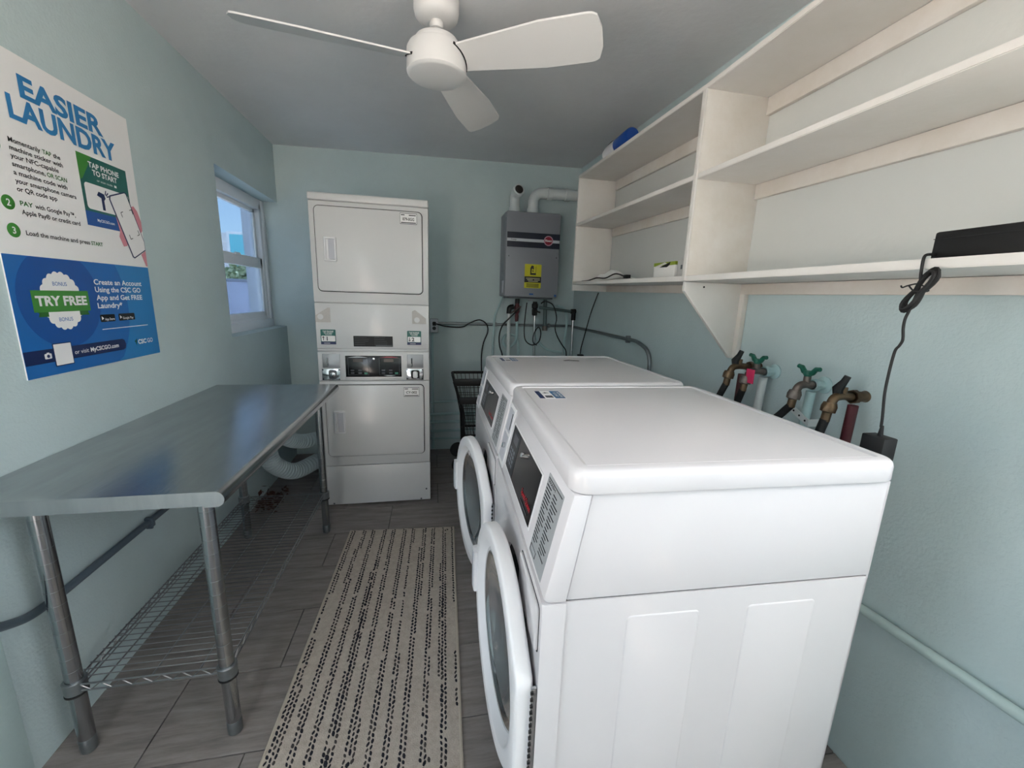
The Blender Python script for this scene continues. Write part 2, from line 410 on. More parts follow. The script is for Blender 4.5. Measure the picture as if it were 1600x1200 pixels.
def tree(x, y, h, r, label, seed):
    rnd = random.Random(seed); t = thing('tree', label, 'tree', (x, y, -.125), group='trees behind the yard wall')
    obj('trunk', tube(B(), [(0, 0, 0), (.05, 0, h * .5), (0, .05, h * .8)], [.14, .1, .06], 8), mat('bark', (96, 84, 74), .9, bump=.4), t)
    bm = B()
    for _ in range(1500):
        d = Vector((rnd.gauss(0, 1), rnd.gauss(0, 1), rnd.gauss(0, .8))).normalized() * r * rnd.random() ** .33
        c = Vector((0, 0, h)) + d; a = Vector((rnd.uniform(-1, 1), rnd.uniform(-1, 1), rnd.uniform(-1, 1))).normalized(); b = a.cross(Vector((rnd.uniform(-1, 1), 1, .3))).normalized(); s = rnd.uniform(.07, .14)
        bm.faces.new([bm.verts.new(c + v) for v in (a * s, b * s * .6, -a * s, -b * s * .6)])
    stuff(obj('foliage', bm, M_leaf, t, smooth=False))
tree(-7.2, 18.2, 1.8, .85, 'small pale leafy tree behind the yard wall, beside the white building', 3)
tree(-9.4, 19.3, 1.75, .9, 'rounder pale leafy tree behind the yard wall, farther along it', 5)

# ------------------------------------------------------------------ ceiling fan
FX, FY = 0.017, 1.785
fan = thing('ceiling_fan', 'white three blade ceiling fan with round motor hub hanging from the ceiling', 'ceiling fan', (FX, FY, 2.235))
M_fan = mat('fan_white', (226, 226, 224), .35)
zc_ = ceil_z(FX, FY) - 2.235
obj('canopy', lathe(B(), [(.02, zc_ + .004), (.083, zc_ + .004), (.083, zc_ - .038), (.079, zc_ - .056), (.066, zc_ - .068), (.045, zc_ - .072), (.031, zc_ - .072)], 40), M_fan, fan)
obj('downrod', lathe(B(), [(.012, .10), (.012, zc_ - .094), (.022, zc_ - .093), (.026, zc_ - .084), (.025, zc_ - .074), (.02, zc_ - .066)], 24), M_fan, fan)
obj('motor_cap', lathe(B(), [(.086, .095), (.086, .108), (.078, .122), (.055, .132), (.02, .138), (.012, .138)], 40), M_fan, fan)
obj('motor_housing', lathe(B(), [(.09, .10), (.104, .094), (.110, .083), (.112, .02), (.111, .008), (.105, .002), (.098, 0.0), (.05, -.003), (.001, -.004)], 48), M_fan, fan)
for ang, L in ((188, .672), (-28, .618), (65, .60)):
    a = math.radians(ang); bm = B(); pit = math.radians(19)
    n = 40; top = []; bot = []
    ring = []
    for s in (1, -1):
        for i in range(n + 1):
            q = i / n if s == 1 else 1 - i / n
            x = .07 + (L - .07) * q
            hw = .052 + .034 * min(1, q * 1.6)
            e = max(0, (q - .90) / .10); hw *= max(0.0, 1 - e ** 3.2) ** .42 * .62 + .38 * (1 - max(0, (q - .985) / .015) * .0)
            ring.append((x, s * hw))
    P = []
    for x, y in ring: P.append((x, y))
    def tr(x, y, z):
        zz = -y * math.sin(pit) + z; yy = y * math.cos(pit)
        return (x * math.cos(a) - yy * math.sin(a), x * math.sin(a) + yy * math.cos(a), .056 + zz)
    loft(bm, [[tr(x, y, -.003) for x, y in P], [tr(x, y, .003) for x, y in P]])
    bl_ = obj('blade', bm, M_fan, fan)
    sl = []
    for y in (-.058, .058): sl.append((.1135, y))
    bm = B(); tube(bm, [tr(math.sqrt(max(0, .1128 ** 2 - y * y)), y, .0) for y in [-.06 + .12 * i / 8 for i in range(9)]], .0045, 6)
    obj('blade_slot', bm, M_dark, bl_)

# ------------------------------------------------------------------ stacked dryer
DX, DY = -0.714, 2.695
D = thing('stacked_dryer', 'tall white stacked pair of coin operated tumble dryers against the back wall', 'dryer', (DX, DY, 0), 0.004)
Wd, Dd = .683, .70
bm = B(); box(bm, .002, Wd - .002, .012, Dd, .012, 1.975, bev=.004); 
for x in (.05, Wd - .05):
    for y in (.06, Dd - .06): lathe(bm, [(.02, 0), (.02, .012), (.012, .014)], 12, (x, y, 0))
obj('cabinet', bm, M_dryer, D)
def dpanel(name, z0, z1, y=0.0, bev=.005): return obj(name, bx(0, Wd, y, .014, z0, z1, bev=bev), M_dryer, D)
kp = dpanel('kick_panel', .012, .291)
bm = B()
for x in (.045, .62): lathe(bm, [(.006, -.0015), (.006, .002)], 12, (x, 0, .022), 'y')
lathe(bm, [(.006, -.002), (.006, .002)], 12, (.656, 0, .095), 'y')
islands('screw', bm, M_inkg, kp)
lf = dpanel('lower_front', .2945, .868)
cp = dpanel('control_panel', .8715, 1.058)
dpanel('ledge_strip', 1.061, 1.076, .006, .002)
mp_ = dpanel('middle_panel', 1.0775, 1.3565)
uf = dpanel('upper_front', 1.360, 1.9405)
obj('top_cap', bx(-.002, Wd + .002, -.004, Dd, 1.944, 1.987, bev=.008, seg=3), M_dryer, D)
X_, Y_ = (1, 0, 0), (0, 0, 1)
def dryer_door(z0, z1, hz0, hz1, label_z, txt, panel):
    obj('door_gap', slab(B(), .0285, .6495, z0 - .0045, z1 + .0045, [(0, -.0012), (0, .002)], .029, 'y'), M_dark, panel)
    d = obj('door', slab(B(), .033, .645, z0, z1, [(0, .0), (0, -.010), (.002, -.013), (.006, -.0145)], .026, 'y'), M_dryer, D)
    h = obj('handle', slab(B(), .079, .149, hz0, hz1, [(0, -.0142), (0, -.024), (.003, -.027), (.010, -.027), (.013, -.0165)], .007, 'y'), M_plast, d)
    obj('finger_recess', slab(B(), .106, .147, hz0 + .012, hz1 - .012, [(0, -.0265), (0, -.0275), (.002, -.0275), (.005, -.018)], .008, 'y'), M_pgrey, h)
    lb = obj('door_label', flat(B(), (0, -.0146, 0), X_, Y_, .517, .617, label_z - .033, label_z + .030, r=.002), M_inkg, d)
    obj('label_face', flat(B(), (0, -.0146, 0), X_, Y_, .519, .615, label_z - .030, label_z + .027, lift=.0006, r=.002), M_paper, lb)
    bm = B(); O = (0, -.0146, 0)
    text_bm(bm, txt, (.567, -.0146, label_z - .012), X_, Y_, .016, width=.068, align='C', bold=.02, lift=.0013)
    flat(bm, O, X_, Y_, .523, .545, label_z + .017, label_z + .022, lift=.0011); flat(bm, O, X_, Y_, .570, .611, label_z + .016, label_z + .021, lift=.0011)
    flat(bm, O, X_, Y_, .523, .611, label_z - .027, label_z - .022, lift=.0011)
    obj('lettering', bm, M_ink, lb)
dryer_door(.363, .842, .525, .676, .797, 'CY-002', lf)
dryer_door(1.428, 1.912, 1.601, 1.741, 1.872, '879-0GG', uf)
# adhesive ghosts left by removed stickers
bm = B(); flatpoly(bm, (0, 0, 0), X_, Y_, [(.002, 1.239), (.089, 1.239), (.089, 1.329), (.076, 1.329), (.002, 1.279)]); flatpoly(bm, (0, 0, 0), X_, Y_, [(.578, 1.240), (.665, 1.240), (.665, 1.275), (.597, 1.328), (.578, 1.319)])
gh = islands('sticker_residue', bm, mat('glue_ghost', (190, 186, 182), .7, var=.06, vscale=60), mp_)[0]
bm = B(); flatpoly(bm, (0, 0, 0), X_, Y_, circ(.031, 1.272, .017, 20), lift=.0008); flatpoly(bm, (0, 0, 0), X_, Y_, circ(.608, 1.265, .017, 20), lift=.0008)
islands('residue_spot', bm, M_dryer, gh)
def tap_sticker(x0, z0, w_, h_, digit, arrow, par):
    O = (x0, 0, z0)
    s = obj('payment_sticker', flat(B(), O, X_, Y_, 0, w_, 0, h_, r=.004), M_pteal, par, smooth=False)
    obj('sticker_band', flat(B(), O, X_, Y_, .004, w_ - .004, h_ * .20, h_ * .58, lift=.0007, r=.004), M_paper, s, smooth=False)
    obj('sticker_footer', flat(B(), O, X_, Y_, .0, w_, 0, h_ * .17, lift=.0007, r=.002), M_pnavy, s, smooth=False)
    bm = B(); text_bm(bm, 'TAP PHONE', (x0 + w_ / 2, 0, z0 + h_ * .83), X_, Y_, h_ * .09, width=w_ * .72, align='C', bold=.02, lift=.0014)
    text_bm(bm, 'TO START', (x0 + w_ / 2, 0, z0 + h_ * .71), X_, Y_, h_ * .09, width=w_ * .58, align='C', bold=.02, lift=.0014)
    flat(bm, O, X_, Y_, w_ * .3, w_ * .74, h_ * .645, h_ * .665, lift=.0012); obj('lettering', bm, M_paper, s)
    obj('small_print', flat(B(), O, X_, Y_, w_ * .2, w_ * .6, h_ * .07, h_ * .095, lift=.0012), M_paper, s)
    bm = B(); text_bm(bm, digit, (x0 + w_ * .42, 0, z0 + h_ * .26), X_, Y_, h_ * .26, align='C', bold=.03, lift=.0014)
    ax = w_ * .17
    if arrow > 0: flatpoly(bm, O, X_, Y_, [(ax - .008, h_ * .45), (ax + .008, h_ * .45), (ax, h_ * .55)], lift=.0012); flat(bm, O, X_, Y_, ax - .002, ax + .002, h_ * .27, h_ * .45, lift=.0012)
    else: flatpoly(bm, O, X_, Y_, [(ax, h_ * .24), (ax + .008, h_ * .34), (ax - .008, h_ * .34)], lift=.0012); flat(bm, O, X_, Y_, ax - .002, ax + .002, h_ * .34, h_ * .52, lift=.0012)
    obj('number', bm, M_ink, s)
tap_sticker(.026, 1.103, .088, .092, '1', 1, mp_)
tap_sticker(.545, 1.105, .088, .090, '2', -1, mp_)
bp_ = obj('instruction_plate', flat(B(), (0, 0, 0), X_, Y_, .217, .455, 1.091, 1.158, r=.002), M_blackm, mp_, smooth=False)
bm = B()
for i in range(5):
    for a in (.224, .342): flat(bm, (0, 0, 0), X_, Y_, a, a + random.uniform(.06, .10), 1.150 - i * .0115 - .002, 1.150 - i * .0115, lift=.0007)
text_bm(bm, 'DRYING INSTRUCTIONS', (.336, 0, 1.152), X_, Y_, .0045, align='C', lift=.0012)
flat(bm, (0, 0, 0), X_, Y_, .35, .453, 1.093, 1.101, lift=.0007)
obj('lettering', bm, M_inkg, bp_)
# controls
obj('control_bezel', slab(B(), .155, .515, .886, 1.040, [(0, -.0002), (.002, -.0035), (.006, -.0035)], .006, 'y'), M_dryer, cp)
dsp = obj('control_glass', slab(B(), .163, .506, .896, 1.033, [(0, -.003), (0, -.0042), (.001, -.0048)], .003, 'y'), M_black, cp)
bm = B()
for a, b_ in ((.178, .303), (.367, .494)):
    O = (0, -.0049, 0)
    for q in ((a, b_, .908, .910), (a, b_, 1.019, 1.021), (a, a + .002, .908, 1.021), (b_ - .002, b_, .908, 1.021)): flat(bm, O, X_, Y_, *q)
    obj('button_outline', bm, M_inkg, dsp); bm = B()
    for i in range(2):
        for j in range(2): islands('program_button', flat(B(), O, X_, Y_, a + .014 + j * .046, a + .036 + j * .046, .916 + i * .018, .926 + i * .018, r=.004), M_inkg, dsp)
bm = B()
for a in (.178, .367): flat(bm, (0, -.0049, 0), X_, Y_, a + .096, a + .118, .914, .926, r=.004)
islands('start_button', bm, mat('start_green', (30, 120, 96), .4), dsp)
bm = B()
for a in (.178, .367): flat(bm, (0, -.0049, 0), X_, Y_, a + .03, a + .09, .993, 1.013)
islands('digit_window', bm, mat('digit_dark', (46, 42, 36), .3), dsp)
bm = B(); O = (0, -.0049, 0)
flatpoly(bm, O, X_, Y_, [(.181, 1.021), (.300, 1.021), (.252, 1.029), (.229, 1.029)], lift=.0008); flatpoly(bm, O, X_, Y_, [(.392, .907), (.470, .907), (.442, .901), (.418, .901)], lift=.0008)
islands('logo_wing', bm, M_silver, dsp)
obj('logo_wing', flatpoly(B(), O, X_, Y_, [(.372, 1.021), (.489, 1.021), (.446, 1.029), (.418, 1.029)], lift=.0008), M_red, dsp)
obj('lock_button', lathe(B(), [(.009, -.0045), (.009, -.0085), (.006, -.0098), (.001, -.01)], 20, (.334, 0, 1.012), 'y'), M_chrome, dsp)
for a, kind in ((.028, 0), (.542, 1)):
    k = obj('coin_box_door', slab(B(), a, a + .102, .956, 1.043, [(0, -.0002), (0, -.004), (.002, -.005)], .002, 'y'), mat('coin_box_grey', (150, 152, 154), .4, .6), cp)
    bm = tube(B(), [(a + .03, -.012, 1.02), (a + .03, -.012, .985)], .005, 8); tube(bm, fillet([(a + .03, -.006, .99), (a + .034, -.02, .975), (a + .026, -.02, .965)], .006), .0025, 6)
    obj('key', bm, M_chrome, k)
    c_ = obj('coin_slide', slab(B(), a - .006, a + .102, .877, .949, [(0, -.0002), (0, -.007), (.002, -.008)], .002, 'y'), M_chrome, cp)
    if kind: 
        obj('slide_frame', slab(B(), a + .024, a + .078, .886, .940, [(0, -.008), (0, -.013), (.002, -.014)], .012, 'y'), M_blackm, c_)
        obj('slide_knob', slab(B(), a + .036, a + .066, .890, .934, [(0, -.014), (0, -.022), (.003, -.024)], .010, 'y'), M_plast, c_)
    else:
        obj('slide_frame', slab(B(), a + .034, a + .082, .884, .942, [(0, -.008), (0, -.012), (.002, -.013)], .012, 'y'), M_inkg, c_)
        obj('slide_knob', lathe(B(), [(.017, -.012), (.017, -.02), (.010, -.024), (.001, -.024)], 20, (a + .058, 0, .913), 'y'), M_chrome, c_)
    bm = B()
    for xx in (a + .0, a + .096):
        for zz in (.883, .943): lathe(bm, [(.004, -.0078), (.004, -.0098)], 10, (xx, 0, zz), 'y')
    islands('bolt', bm, M_ink, c_)

# flexible ducts behind the dryer
def duct(name, pts, r, label):
    P = spline(pts, 26); bm = B(); R = [r * (1.0 if i % 3 else .78) for i in range(len(P))]
    tube(bm, P, R, 18)
    return tag(obj(name, bm, mat('duct_white', (196, 210, 212), .55, var=.04, vscale=20), ang=25), label, 'duct', 'dryer exhaust ducts')
duct('exhaust_duct', [(-.55, 3.53, .26), (-.80, 3.42, .275), (-.97, 3.16, .31), (-1.04, 2.99, .40), (-1.07, 2.93, .52)], .054, 'white ribbed flexible duct rising behind the dryer, the upper one')
duct('exhaust_duct', [(-.55, 3.33 + .2, .12), (-.74, 3.47, .125), (-.90, 3.28, .11), (-1.02, 3.06, .115), (-1.10, 2.90, .24), (-1.115, 2.86, .36)], .06, 'white ribbed flexible duct sagging to the floor, the lower one')
# dried leaf litter by the left wall
rnd = random.Random(11); bm = B()
for _ in range(130):
    c = Vector((-1.13 + rnd.uniform(-.035, .11), 2.80 + rnd.gauss(0, .06), .006 + abs(rnd.gauss(0, .032)))); a = Vector((rnd.uniform(-1, 1), rnd.uniform(-1, 1), rnd.uniform(-.4, .6))).normalized(); b = a.cross(Vector((.3, rnd.uniform(-1, 1), 1))).normalized(); s = rnd.uniform(.012, .026)
    bm.faces.new([bm.verts.new(c + v) for v in (a * s, b * s * .5, -a * s, -b * s * .5)])
stuff(tag(obj('leaf_litter', bm, mat('rust_leaves', (92, 50, 38), .8, col2=(58, 36, 30), vscale=40), smooth=False), 'small rusty brown clump of dry litter on the floor by the left wall', 'litter'))

# ------------------------------------------------------------------ front loading washers
P1 = (.0035, 1.0985); P2 = (-.039, .8985)
SV = Vector((P2[0] - P1[0], 0, P2[1] - P1[1])); SL = SV.length; SD = SV.normalized(); SN = Vector((-.978, 0, .208))
def make_washer(name, label, loc, rz, door_ang, stick_text, group):
    T = thing(name, label, 'washing machine', loc, rz, group)
    Ww, De, zt = .683, .65, 1.144
    # lid
    lv = [(.008, 1.1015), (.001, 1.1025), (0, 1.105), (.0005, 1.131), (.0025, 1.1375), (.007, 1.142), (.013, zt), (.026, zt), (.0285, zt - .004), (.031, zt - .004), (.0335, zt - .0022), (.05, zt - .0022)]
    obj('lid', slab(B(), 0, De, 0, Ww, lv, .036), M_white, T)
    # lower cabinet: an open-fronted shell
    bm = B()
    box(bm, .004, .637, .008, .012, .05, .892); box(bm, .004, .637, Ww - .012, Ww - .008, .05, .892)
    box(bm, .633, .637, .008, Ww - .008, .05, 1.10); box(bm, .004, .637, .008, Ww - .008, .05, .056)
    for x in (.06, .58):
        for y in (.06, Ww - .06): lathe(bm, [(.022, 0), (.022, .02), (.012, .03), (.012, .052)], 14, (x, y, 0))
    cab = obj('cabinet', bm, M_white, T)
    for a, b_ in ((.122, .271), (.372, .524)):
        bm = slab(B(), a, b_, .16, .852, [(0, .0085), (.0022, .0068), (.004, .0065)], .010, 'y')
        obj('embossed_panel', bm, M_white, cab)
    # upper side shell behind the control panel
    prism(bmx := B(), [(.0385, 1.1012), (.6365, 1.1012), (.6365, .8955), (.0045, .8955)], .008, Ww - .008, 'y', bev=.002)
    obj('upper_housing', bmx, M_white, T)
    # sloped console
    bm = prism(B(), [(P1[0], 1.1008), (.0365, 1.1008), (.0030, .8955), (-.030, .8955), (P2[0], P2[1] + .004)], .0035, Ww - .0035, 'y', bev=.0035)
    con = obj('control_panel', bm, M_white, T)
    O0 = Vector((P1[0], 0, P1[1])); RX = Vector((0, -1, 0)); UY = -SD
    def F(w, f): return (-w, -f * SL)
    def patch(w0, w1, f0, f1, lift, r=0.0, t=.0006):
        return flat(B(), O0, RX, UY, -w1, -w0, -f1 * SL, -f0 * SL, lift=lift, r=r, t=t)
    obj('display_rim', patch(.178, .546, .195, .850, .0002, .003, .0012), M_plast, con)
    dg = obj('display_glass', patch(.186, .538, .218, .828, .0016, .002), M_black, con)
    kp_ = obj('keypad', patch(.43, .533, .235, .815, .0024, .002, .0003), mat('keypad_grey', (38, 40, 44), .4), dg)
    bm = B()
    for i in range(4):
        for j in range(3): flat(bm, O0, RX, UY, -.519 + j * .024, -.503 + j * .024, -(.50 + i * .065) * SL - .009, -(.50 + i * .065) * SL, lift=.003)
    obj('keys', bm, mat('key_pale', (120, 126, 134), .4), kp_)
    obj('readout', patch(.445, .505, .29, .42, .003), mat('readout_grey', (70, 76, 84), .3), kp_)
    bm = lathe(B(), [(.0075, 0), (.0075, .012), (.005, .014), (.001, .014)], 16); 
    for v in bm.verts: v.co = O0 + SD * (.335 * SL) + Vector((0, .352, 0)) + (Matrix(((SD.x, 0, SN.x), (0, 1, 0), (SD.z, 0, SN.z))) @ v.co)
    obj('card_lock', bm, M_chrome, dg)
    bm = B(); text_bm(bm, 'Speed Queen', O0 + Vector((0, .300, 0)) + SD * (.70 * SL), RX, UY, .014, width=.10, bold=.015, lift=.003)
    obj('brand_lettering', bm, mat('script_red', (190, 24, 40), .4), dg)
    bm = flat(B(), O0, RX, UY, -.297, -.215, -.775 * SL, -.76 * SL, lift=.003); obj('small_print', bm, M_inkg, dg)
    lab = obj('instruction_label', patch(.040, .146, .095, .945, .0003, .002), mat('label_grey', (158, 162, 164), .5), con)
    bm = B()
    flat(bm, O0, RX, UY, -.140, -.046, -.135 * SL, -.128 * SL, lift=.0012)
    rnd = random.Random(5)
    for col in range(2):
        for i in range(17):
            ww = rnd.uniform(.018, .040); x0 = -.141 + col * .048; y0 = -(.2 + i * .037) * SL
            flat(bm, O0, RX, UY, x0, x0 + ww, y0 - .0022, y0, lift=.0012)
    text_bm(bm, 'WASH', O0 + Vector((0, .138, 0)) + SD * (.175 * SL), RX, UY, .006, width=.05, bold=.02, lift=.0014)
    for q in ((-.141, -.10, -.915, -.912), (-.141, -.10, -.855, -.852), (-.141, -.139, -.915, -.852), (-.102, -.10, -.915, -.852)): flat(bm, O0, RX, UY, q[0], q[1], q[2] * SL, q[3] * SL, lift=.0012)
    obj('lettering', bm, M_ink, lab)
    cs = obj('coin_drop', patch(.568, .672, .04, .97, .0002, .004, .0025), M_plast, con)
    obj('coin_pocket', patch(.585, .655, .10, .45, .0028, .004), M_pgrey, cs)
    obj('coin_slot', patch(.590, .597, .14, .40, .0036, .002), M_dark, cs)
    obj('coin_return', patch(.583, .657, .50, .90, .0028, .004), M_pgrey, cs)
    bm = lathe(B(), [(.009, 0), (.009, .008), (.006, .01), (.001, .01)], 14)
    for v in bm.verts: v.co = O0 + SD * (.66 * SL) + SN * .003 + Vector((0, .605, 0)) + (Matrix(((SD.x, 0, SN.x), (0, 1, 0), (SD.z, 0, SN.z))) @ v.co)
    obj('coin_lock', bm, M_chrome, cs)
    # front panel with the round opening
    ZC, AC, HW, RO = .60, .258, .012, .262           # door centre height, distance from hinge, hinge position, outer radius
    wc = HW + AC; ro = .205
    bm = B(); nseg = 64; ri = []; rb = []; rx_ = []
    y0, y1, z0, z1 = .004, Ww - .004, .05, .8925
    for k in range(nseg):
        a = 2 * PI * k / nseg; c, s = math.cos(a), math.sin(a)
        ri.append((-.040, wc + ro * c, ZC + ro * s)); rb.append((.004, wc + (ro - .012) * c, ZC + (ro - .012) * s))
        tt = min([((y1 if c > 0 else y0) - wc) / c if abs(c) > 1e-6 else 9, ((z1 if s > 0 else z0) - ZC) / s if abs(s) > 1e-6 else 9])
        rx_.append([wc + tt * c, ZC + tt * s])
    for cy, cz in ((y0, z0), (y1, z0), (y0, z1), (y1, z1)):
        i = min(range(nseg), key=lambda j: (rx_[j][0] - cy) ** 2 + (rx_[j][1] - cz) ** 2); rx_[i] = [cy, cz]
    loft(bm, [rb, ri, [(-.0405, p[0] + (.003 if p[0] < wc else -.003) * (1 if p[0] in (y0, y1) else 0), p[1]) for p in rx_], [(-.036, p[0], p[1]) for p in rx_], [(.0035, p[0], p[1]) for p in rx_]], False, False)
    fp = obj('front_panel', bm, M_white, T)
    # soap drawer front at the top of the panel, hinge side
    obj('soap_drawer', slab(B(), .022, .20, .775, .872, [(0, -.0405), (0, -.0445), (.003, -.0465)], .012, 'x'), M_white, fp)
    obj('drawer_gap', slab(B(), .0195, .2025, .7725, .8745, [(0, -.0395), (0, -.0412)], .013, 'x'), M_dark, fp)
    # drum and gasket
    obj('door_gasket', lathe(B(), [(ro - .002, -.030), (ro - .03, -.028), (ro - .036, .0), (ro - .05, .03), (ro - .05, .05)], 48, (0, wc, ZC), 'x', cap=False), M_rub, T)
    obj('drum', lathe(B(), [(ro - .05, .05), (.235, .055), (.235, .40), (.20, .42), (.001, .42)], 40, (0, wc, ZC), 'x', cap=False), M_steel, T)
    # door, standing ajar on its hinge. local frame: a along the door, depth outward
    def dp(a, dep, z):
        return (-.042 - a * math.sin(door_ang) - dep * math.cos(door_ang), HW + a * math.cos(door_ang) - dep * math.sin(door_ang), z)
    HH = .118
    hull = [(AC + RO * math.cos(t), RO * math.sin(t)) for t in [2 * PI * i / 180 for i in range(180)]] + [(0.0, HH), (0.0, -HH)]
    def outline(ins, n=96):
        out = []
        for k in range(n):
            t = 2 * PI * k / n; d = (math.cos(t), math.sin(t)); best = 0
            best = RO
            # extend to the hinge side: tangent lines from hinge points to the circle
            if d[0] < 0:
                for sgn in (1, -1):
                    hx, hz = -AC, sgn * HH; R = RO
                    D2 = math.hypot(hx, hz)
                    if D2 > R:
                        base = math.atan2(hz, hx); off = math.acos(R / D2)
                        nt_ = base - sgn * off; nx, nz = math.cos(nt_), math.sin(nt_)
                        dn = d[0] * nx + d[1] * nz
                        angd = (t - nt_ + PI) % (2 * PI) - PI
                        lo, hi = (min(0, base - nt_), max(0, base - nt_))
                        if lo - 1e-6 <= angd <= hi + 1e-6 and dn > 0: best = max(best, R / dn)
                tmax = AC / -d[0]
                if abs(d[1] * tmax) <= HH: best = tmax
            r = best - ins
            out.append((AC + d[0] * r, ZC + d[1] * r))
        return out
    def oring(ins, dep): return [dp(max(a, .001 + ins), dep, z) for a, z in outline(ins)]
    def cring(r, dep, n=96): return [dp(AC + math.cos(2 * PI * k / n) * r, dep, ZC + math.sin(2 * PI * k / n) * r) for k in range(n)]
    dr = obj('door', loft(B(), [cring(.178, .004), oring(.006, .004), oring(.001, .007), oring(.0, .012), oring(.0015, .032), oring(.004, .0365), oring(.009, .0385), cring(.224, .039), cring(.219, .037), cring(.207, .014), cring(.190, .008), cring(.178, .004)], False, False), M_plast, T, ang=50)
    obj('trim_ring', loft(B(), [cring(.206, .0145), cring(.200, .020), cring(.192, .018), cring(.186, .010), cring(.182, .006)], False, False), M_chrome, dr, ang=60)
    obj('glass_bowl', loft(B(), [cring(.184, .010), cring(.170, .002), cring(.150, -.012), cring(.10, -.03), cring(.05, -.04), cring(.004, -.042)], False, True), M_dglass, dr, ang=60)
    # handle pocket on the free edge
    bm = B(); a0 = AC + RO
    hp = []
    for k in range(13):
        z = ZC + .010 + .135 * (k / 12 - .5) * 1.0
        dz = z - ZC; ae = AC + math.sqrt(RO * RO - dz * dz)
        hp.append((ae, z))
    loft(bm, [[dp(a + o_, d_, z) for a, z in hp] + [dp(a + o2_, d_, z) for a, z in hp[::-1]] for o_, o2_, d_ in ((.004, -.030, .030), (.006, -.036, .040), (.004, -.036, .047), (.0, -.030, .050))])
    hd = obj('handle', bm, M_plast, dr)
    bm = B(); loft(bm, [[dp(a - .006, d_, z) for a, z in hp[1:-1]] + [dp(a - .027, d_, z) for a, z in hp[1:-1][::-1]] for d_ in (.0495, .0508)])
    obj('handle_recess', bm, M_pgrey, hd)
    # piano hinge
    bm = B(); box(bm, -.052, -.042, HW - .006, HW + .001, ZC - HH + .006, ZC + HH - .006)
    hg = obj('hinge', bm, M_chrome, T)
    bm = B()
    for k in range(15): box(bm, -.0535, -.0480, HW - .008, HW - .005, ZC - HH + .012 + k * .0148, ZC - HH + .012 + k * .0148 + .006)
    obj('hinge_knuckles', bm, M_ink, hg)
    # sticker on the lid (far end): navy, white and blue bands
    O = Vector((0, 0, zt - .0022)); Xs, Ys = Vector((1, 0, 0)), Vector((0, 1, 0))
    x0, x1, y0, y1 = .055, .135, .505, .600
    st = obj('lid_sticker', flat(B(), O, Xs, Ys, x0, x1, y0, y1, r=.003), M_paper, T)
    obj('sticker_band', flat(B(), O, Xs, Ys, x0 + .002, x0 + .017, y0 + .003, y1 - .003, lift=.0007), M_pnavy, st)
    obj('sticker_head', flat(B(), O, Xs, Ys, x1 - .032, x1 - .002, y0 + .003, y1 - .003, lift=.0007), mat('sticker_blue', (22, 92, 136), .4), st)
    bm = B(); U = Vector((1, 0, 0)); Rr = Vector((0, -1, 0))
    text_bm(bm, stick_text, Vector((x0 + .022, y1 - .018, O.z)), Rr, U, .020, bold=.03, lift=.0013)
    flat(bm, O, Xs, Ys, x0 + .022, x0 + .044, y0 + .010, y0 + .036, lift=.0007)
    obj('lettering', bm, M_inkg, st)
    bm = B(); text_bm(bm, 'TAP PHONE', Vector((x1 - .014, (y0 + y1) / 2, O.z)), Rr, U, .008, width=.066, align='C', bold=.02, lift=.0014)
    text_bm(bm, 'TO START', Vector((x1 - .026, (y0 + y1) / 2, O.z)), Rr, U, .008, width=.056, align='C', bold=.02, lift=.0014)
    obj('lettering', bm, M_paper, st)
    return T
make_washer('front_load_washer', 'white front loading washer with bare enamel side panel and ajar porthole door', (.225, .590, 0), -.034, .075, '4', 'front loading washers')
make_washer('front_load_washer', 'white front loading washer standing between its twin and the back wall pipes', (.248, 1.285, 0), .004, .13, '3', 'front loading washers')
# dark scrap on the far lid
tag(obj('lint_scrap', flatpoly(B(), (.60, 1.80, 1.1418), (1, 0, 0), (0, 1, 0), [(0, .02), (.03, .034), (.075, .008), (.07, .0), (.03, .018), (.006, .012)], lift=.0004, t=.001), M_ink), 'thin black scrap lying on the lid of the washer near the pipes', 'scrap')

# ------------------------------------------------------------------ work table
TX0, TX1, TY0, TY1, TZ = -1.160, -.545, 1.105, 2.455, .900
tb = thing('work_table', 'long stainless steel work table with round legs along the left wall', 'table', (0, 0, 0))
bm = B()
# profile in x,z: flat top with a rolled front edge
prof = [(TX0, TZ), (TX1 - .022, TZ)] + [(TX1 - .022 + .022 * math.sin(math.radians(t)), TZ - .022 + .022 * math.cos(math.radians(t))) for t in range(15, 181, 15)] + [(TX1 - .05, TZ - .044), (TX1 - .05, TZ - .040), (TX0, TZ - .040)]
prism(bm, prof, TY0, TY1, 'y')
for v in bm.verts:     # back edge follows the wall
    if v.co.x < TX0 + .01: v.co.x = LW(v.co.y) + .003
obj('table_top', bm, M_top, tb, ang=40)
legs = [(-.648, 1.213), (-1.063, 1.225), (-.645, 2.385), (-1.075, 2.385)]
for x, y in legs:
    L = obj('leg', lathe(B(), [(.0185, .02), (.0205, .022), (.0205, .862)], 24, (x, y, 0)), M_steel, tb)
    bm = B()
    for i in range(12): lathe(bm, [(.0206, .30 + i * .045), (.0209, .3005 + i * .045), (.0206, .301 + i * .045)], 20, (x, y, 0), cap=False)
    obj('groove_ring', bm, M_galv, L)
    obj('foot', lathe(B(), [(.016, 0), (.020, .004), (.0215, .022), (.0215, .05), (.0207, .052)], 20, (x, y, 0)), M_galv, L)
    obj('collar', lathe(B(), [(.021, .222), (.0265, .224), (.0280, .262), (.0255, .264), (.021, .264)], 24, (x, y, 0)), M_galv, L)
    obj('collar_ring', lathe(B(), [(.0215, .216), (.0275, .217), (.0275, .222), (.0215, .223)], 24, (x, y, 0)), M_blackm, L)
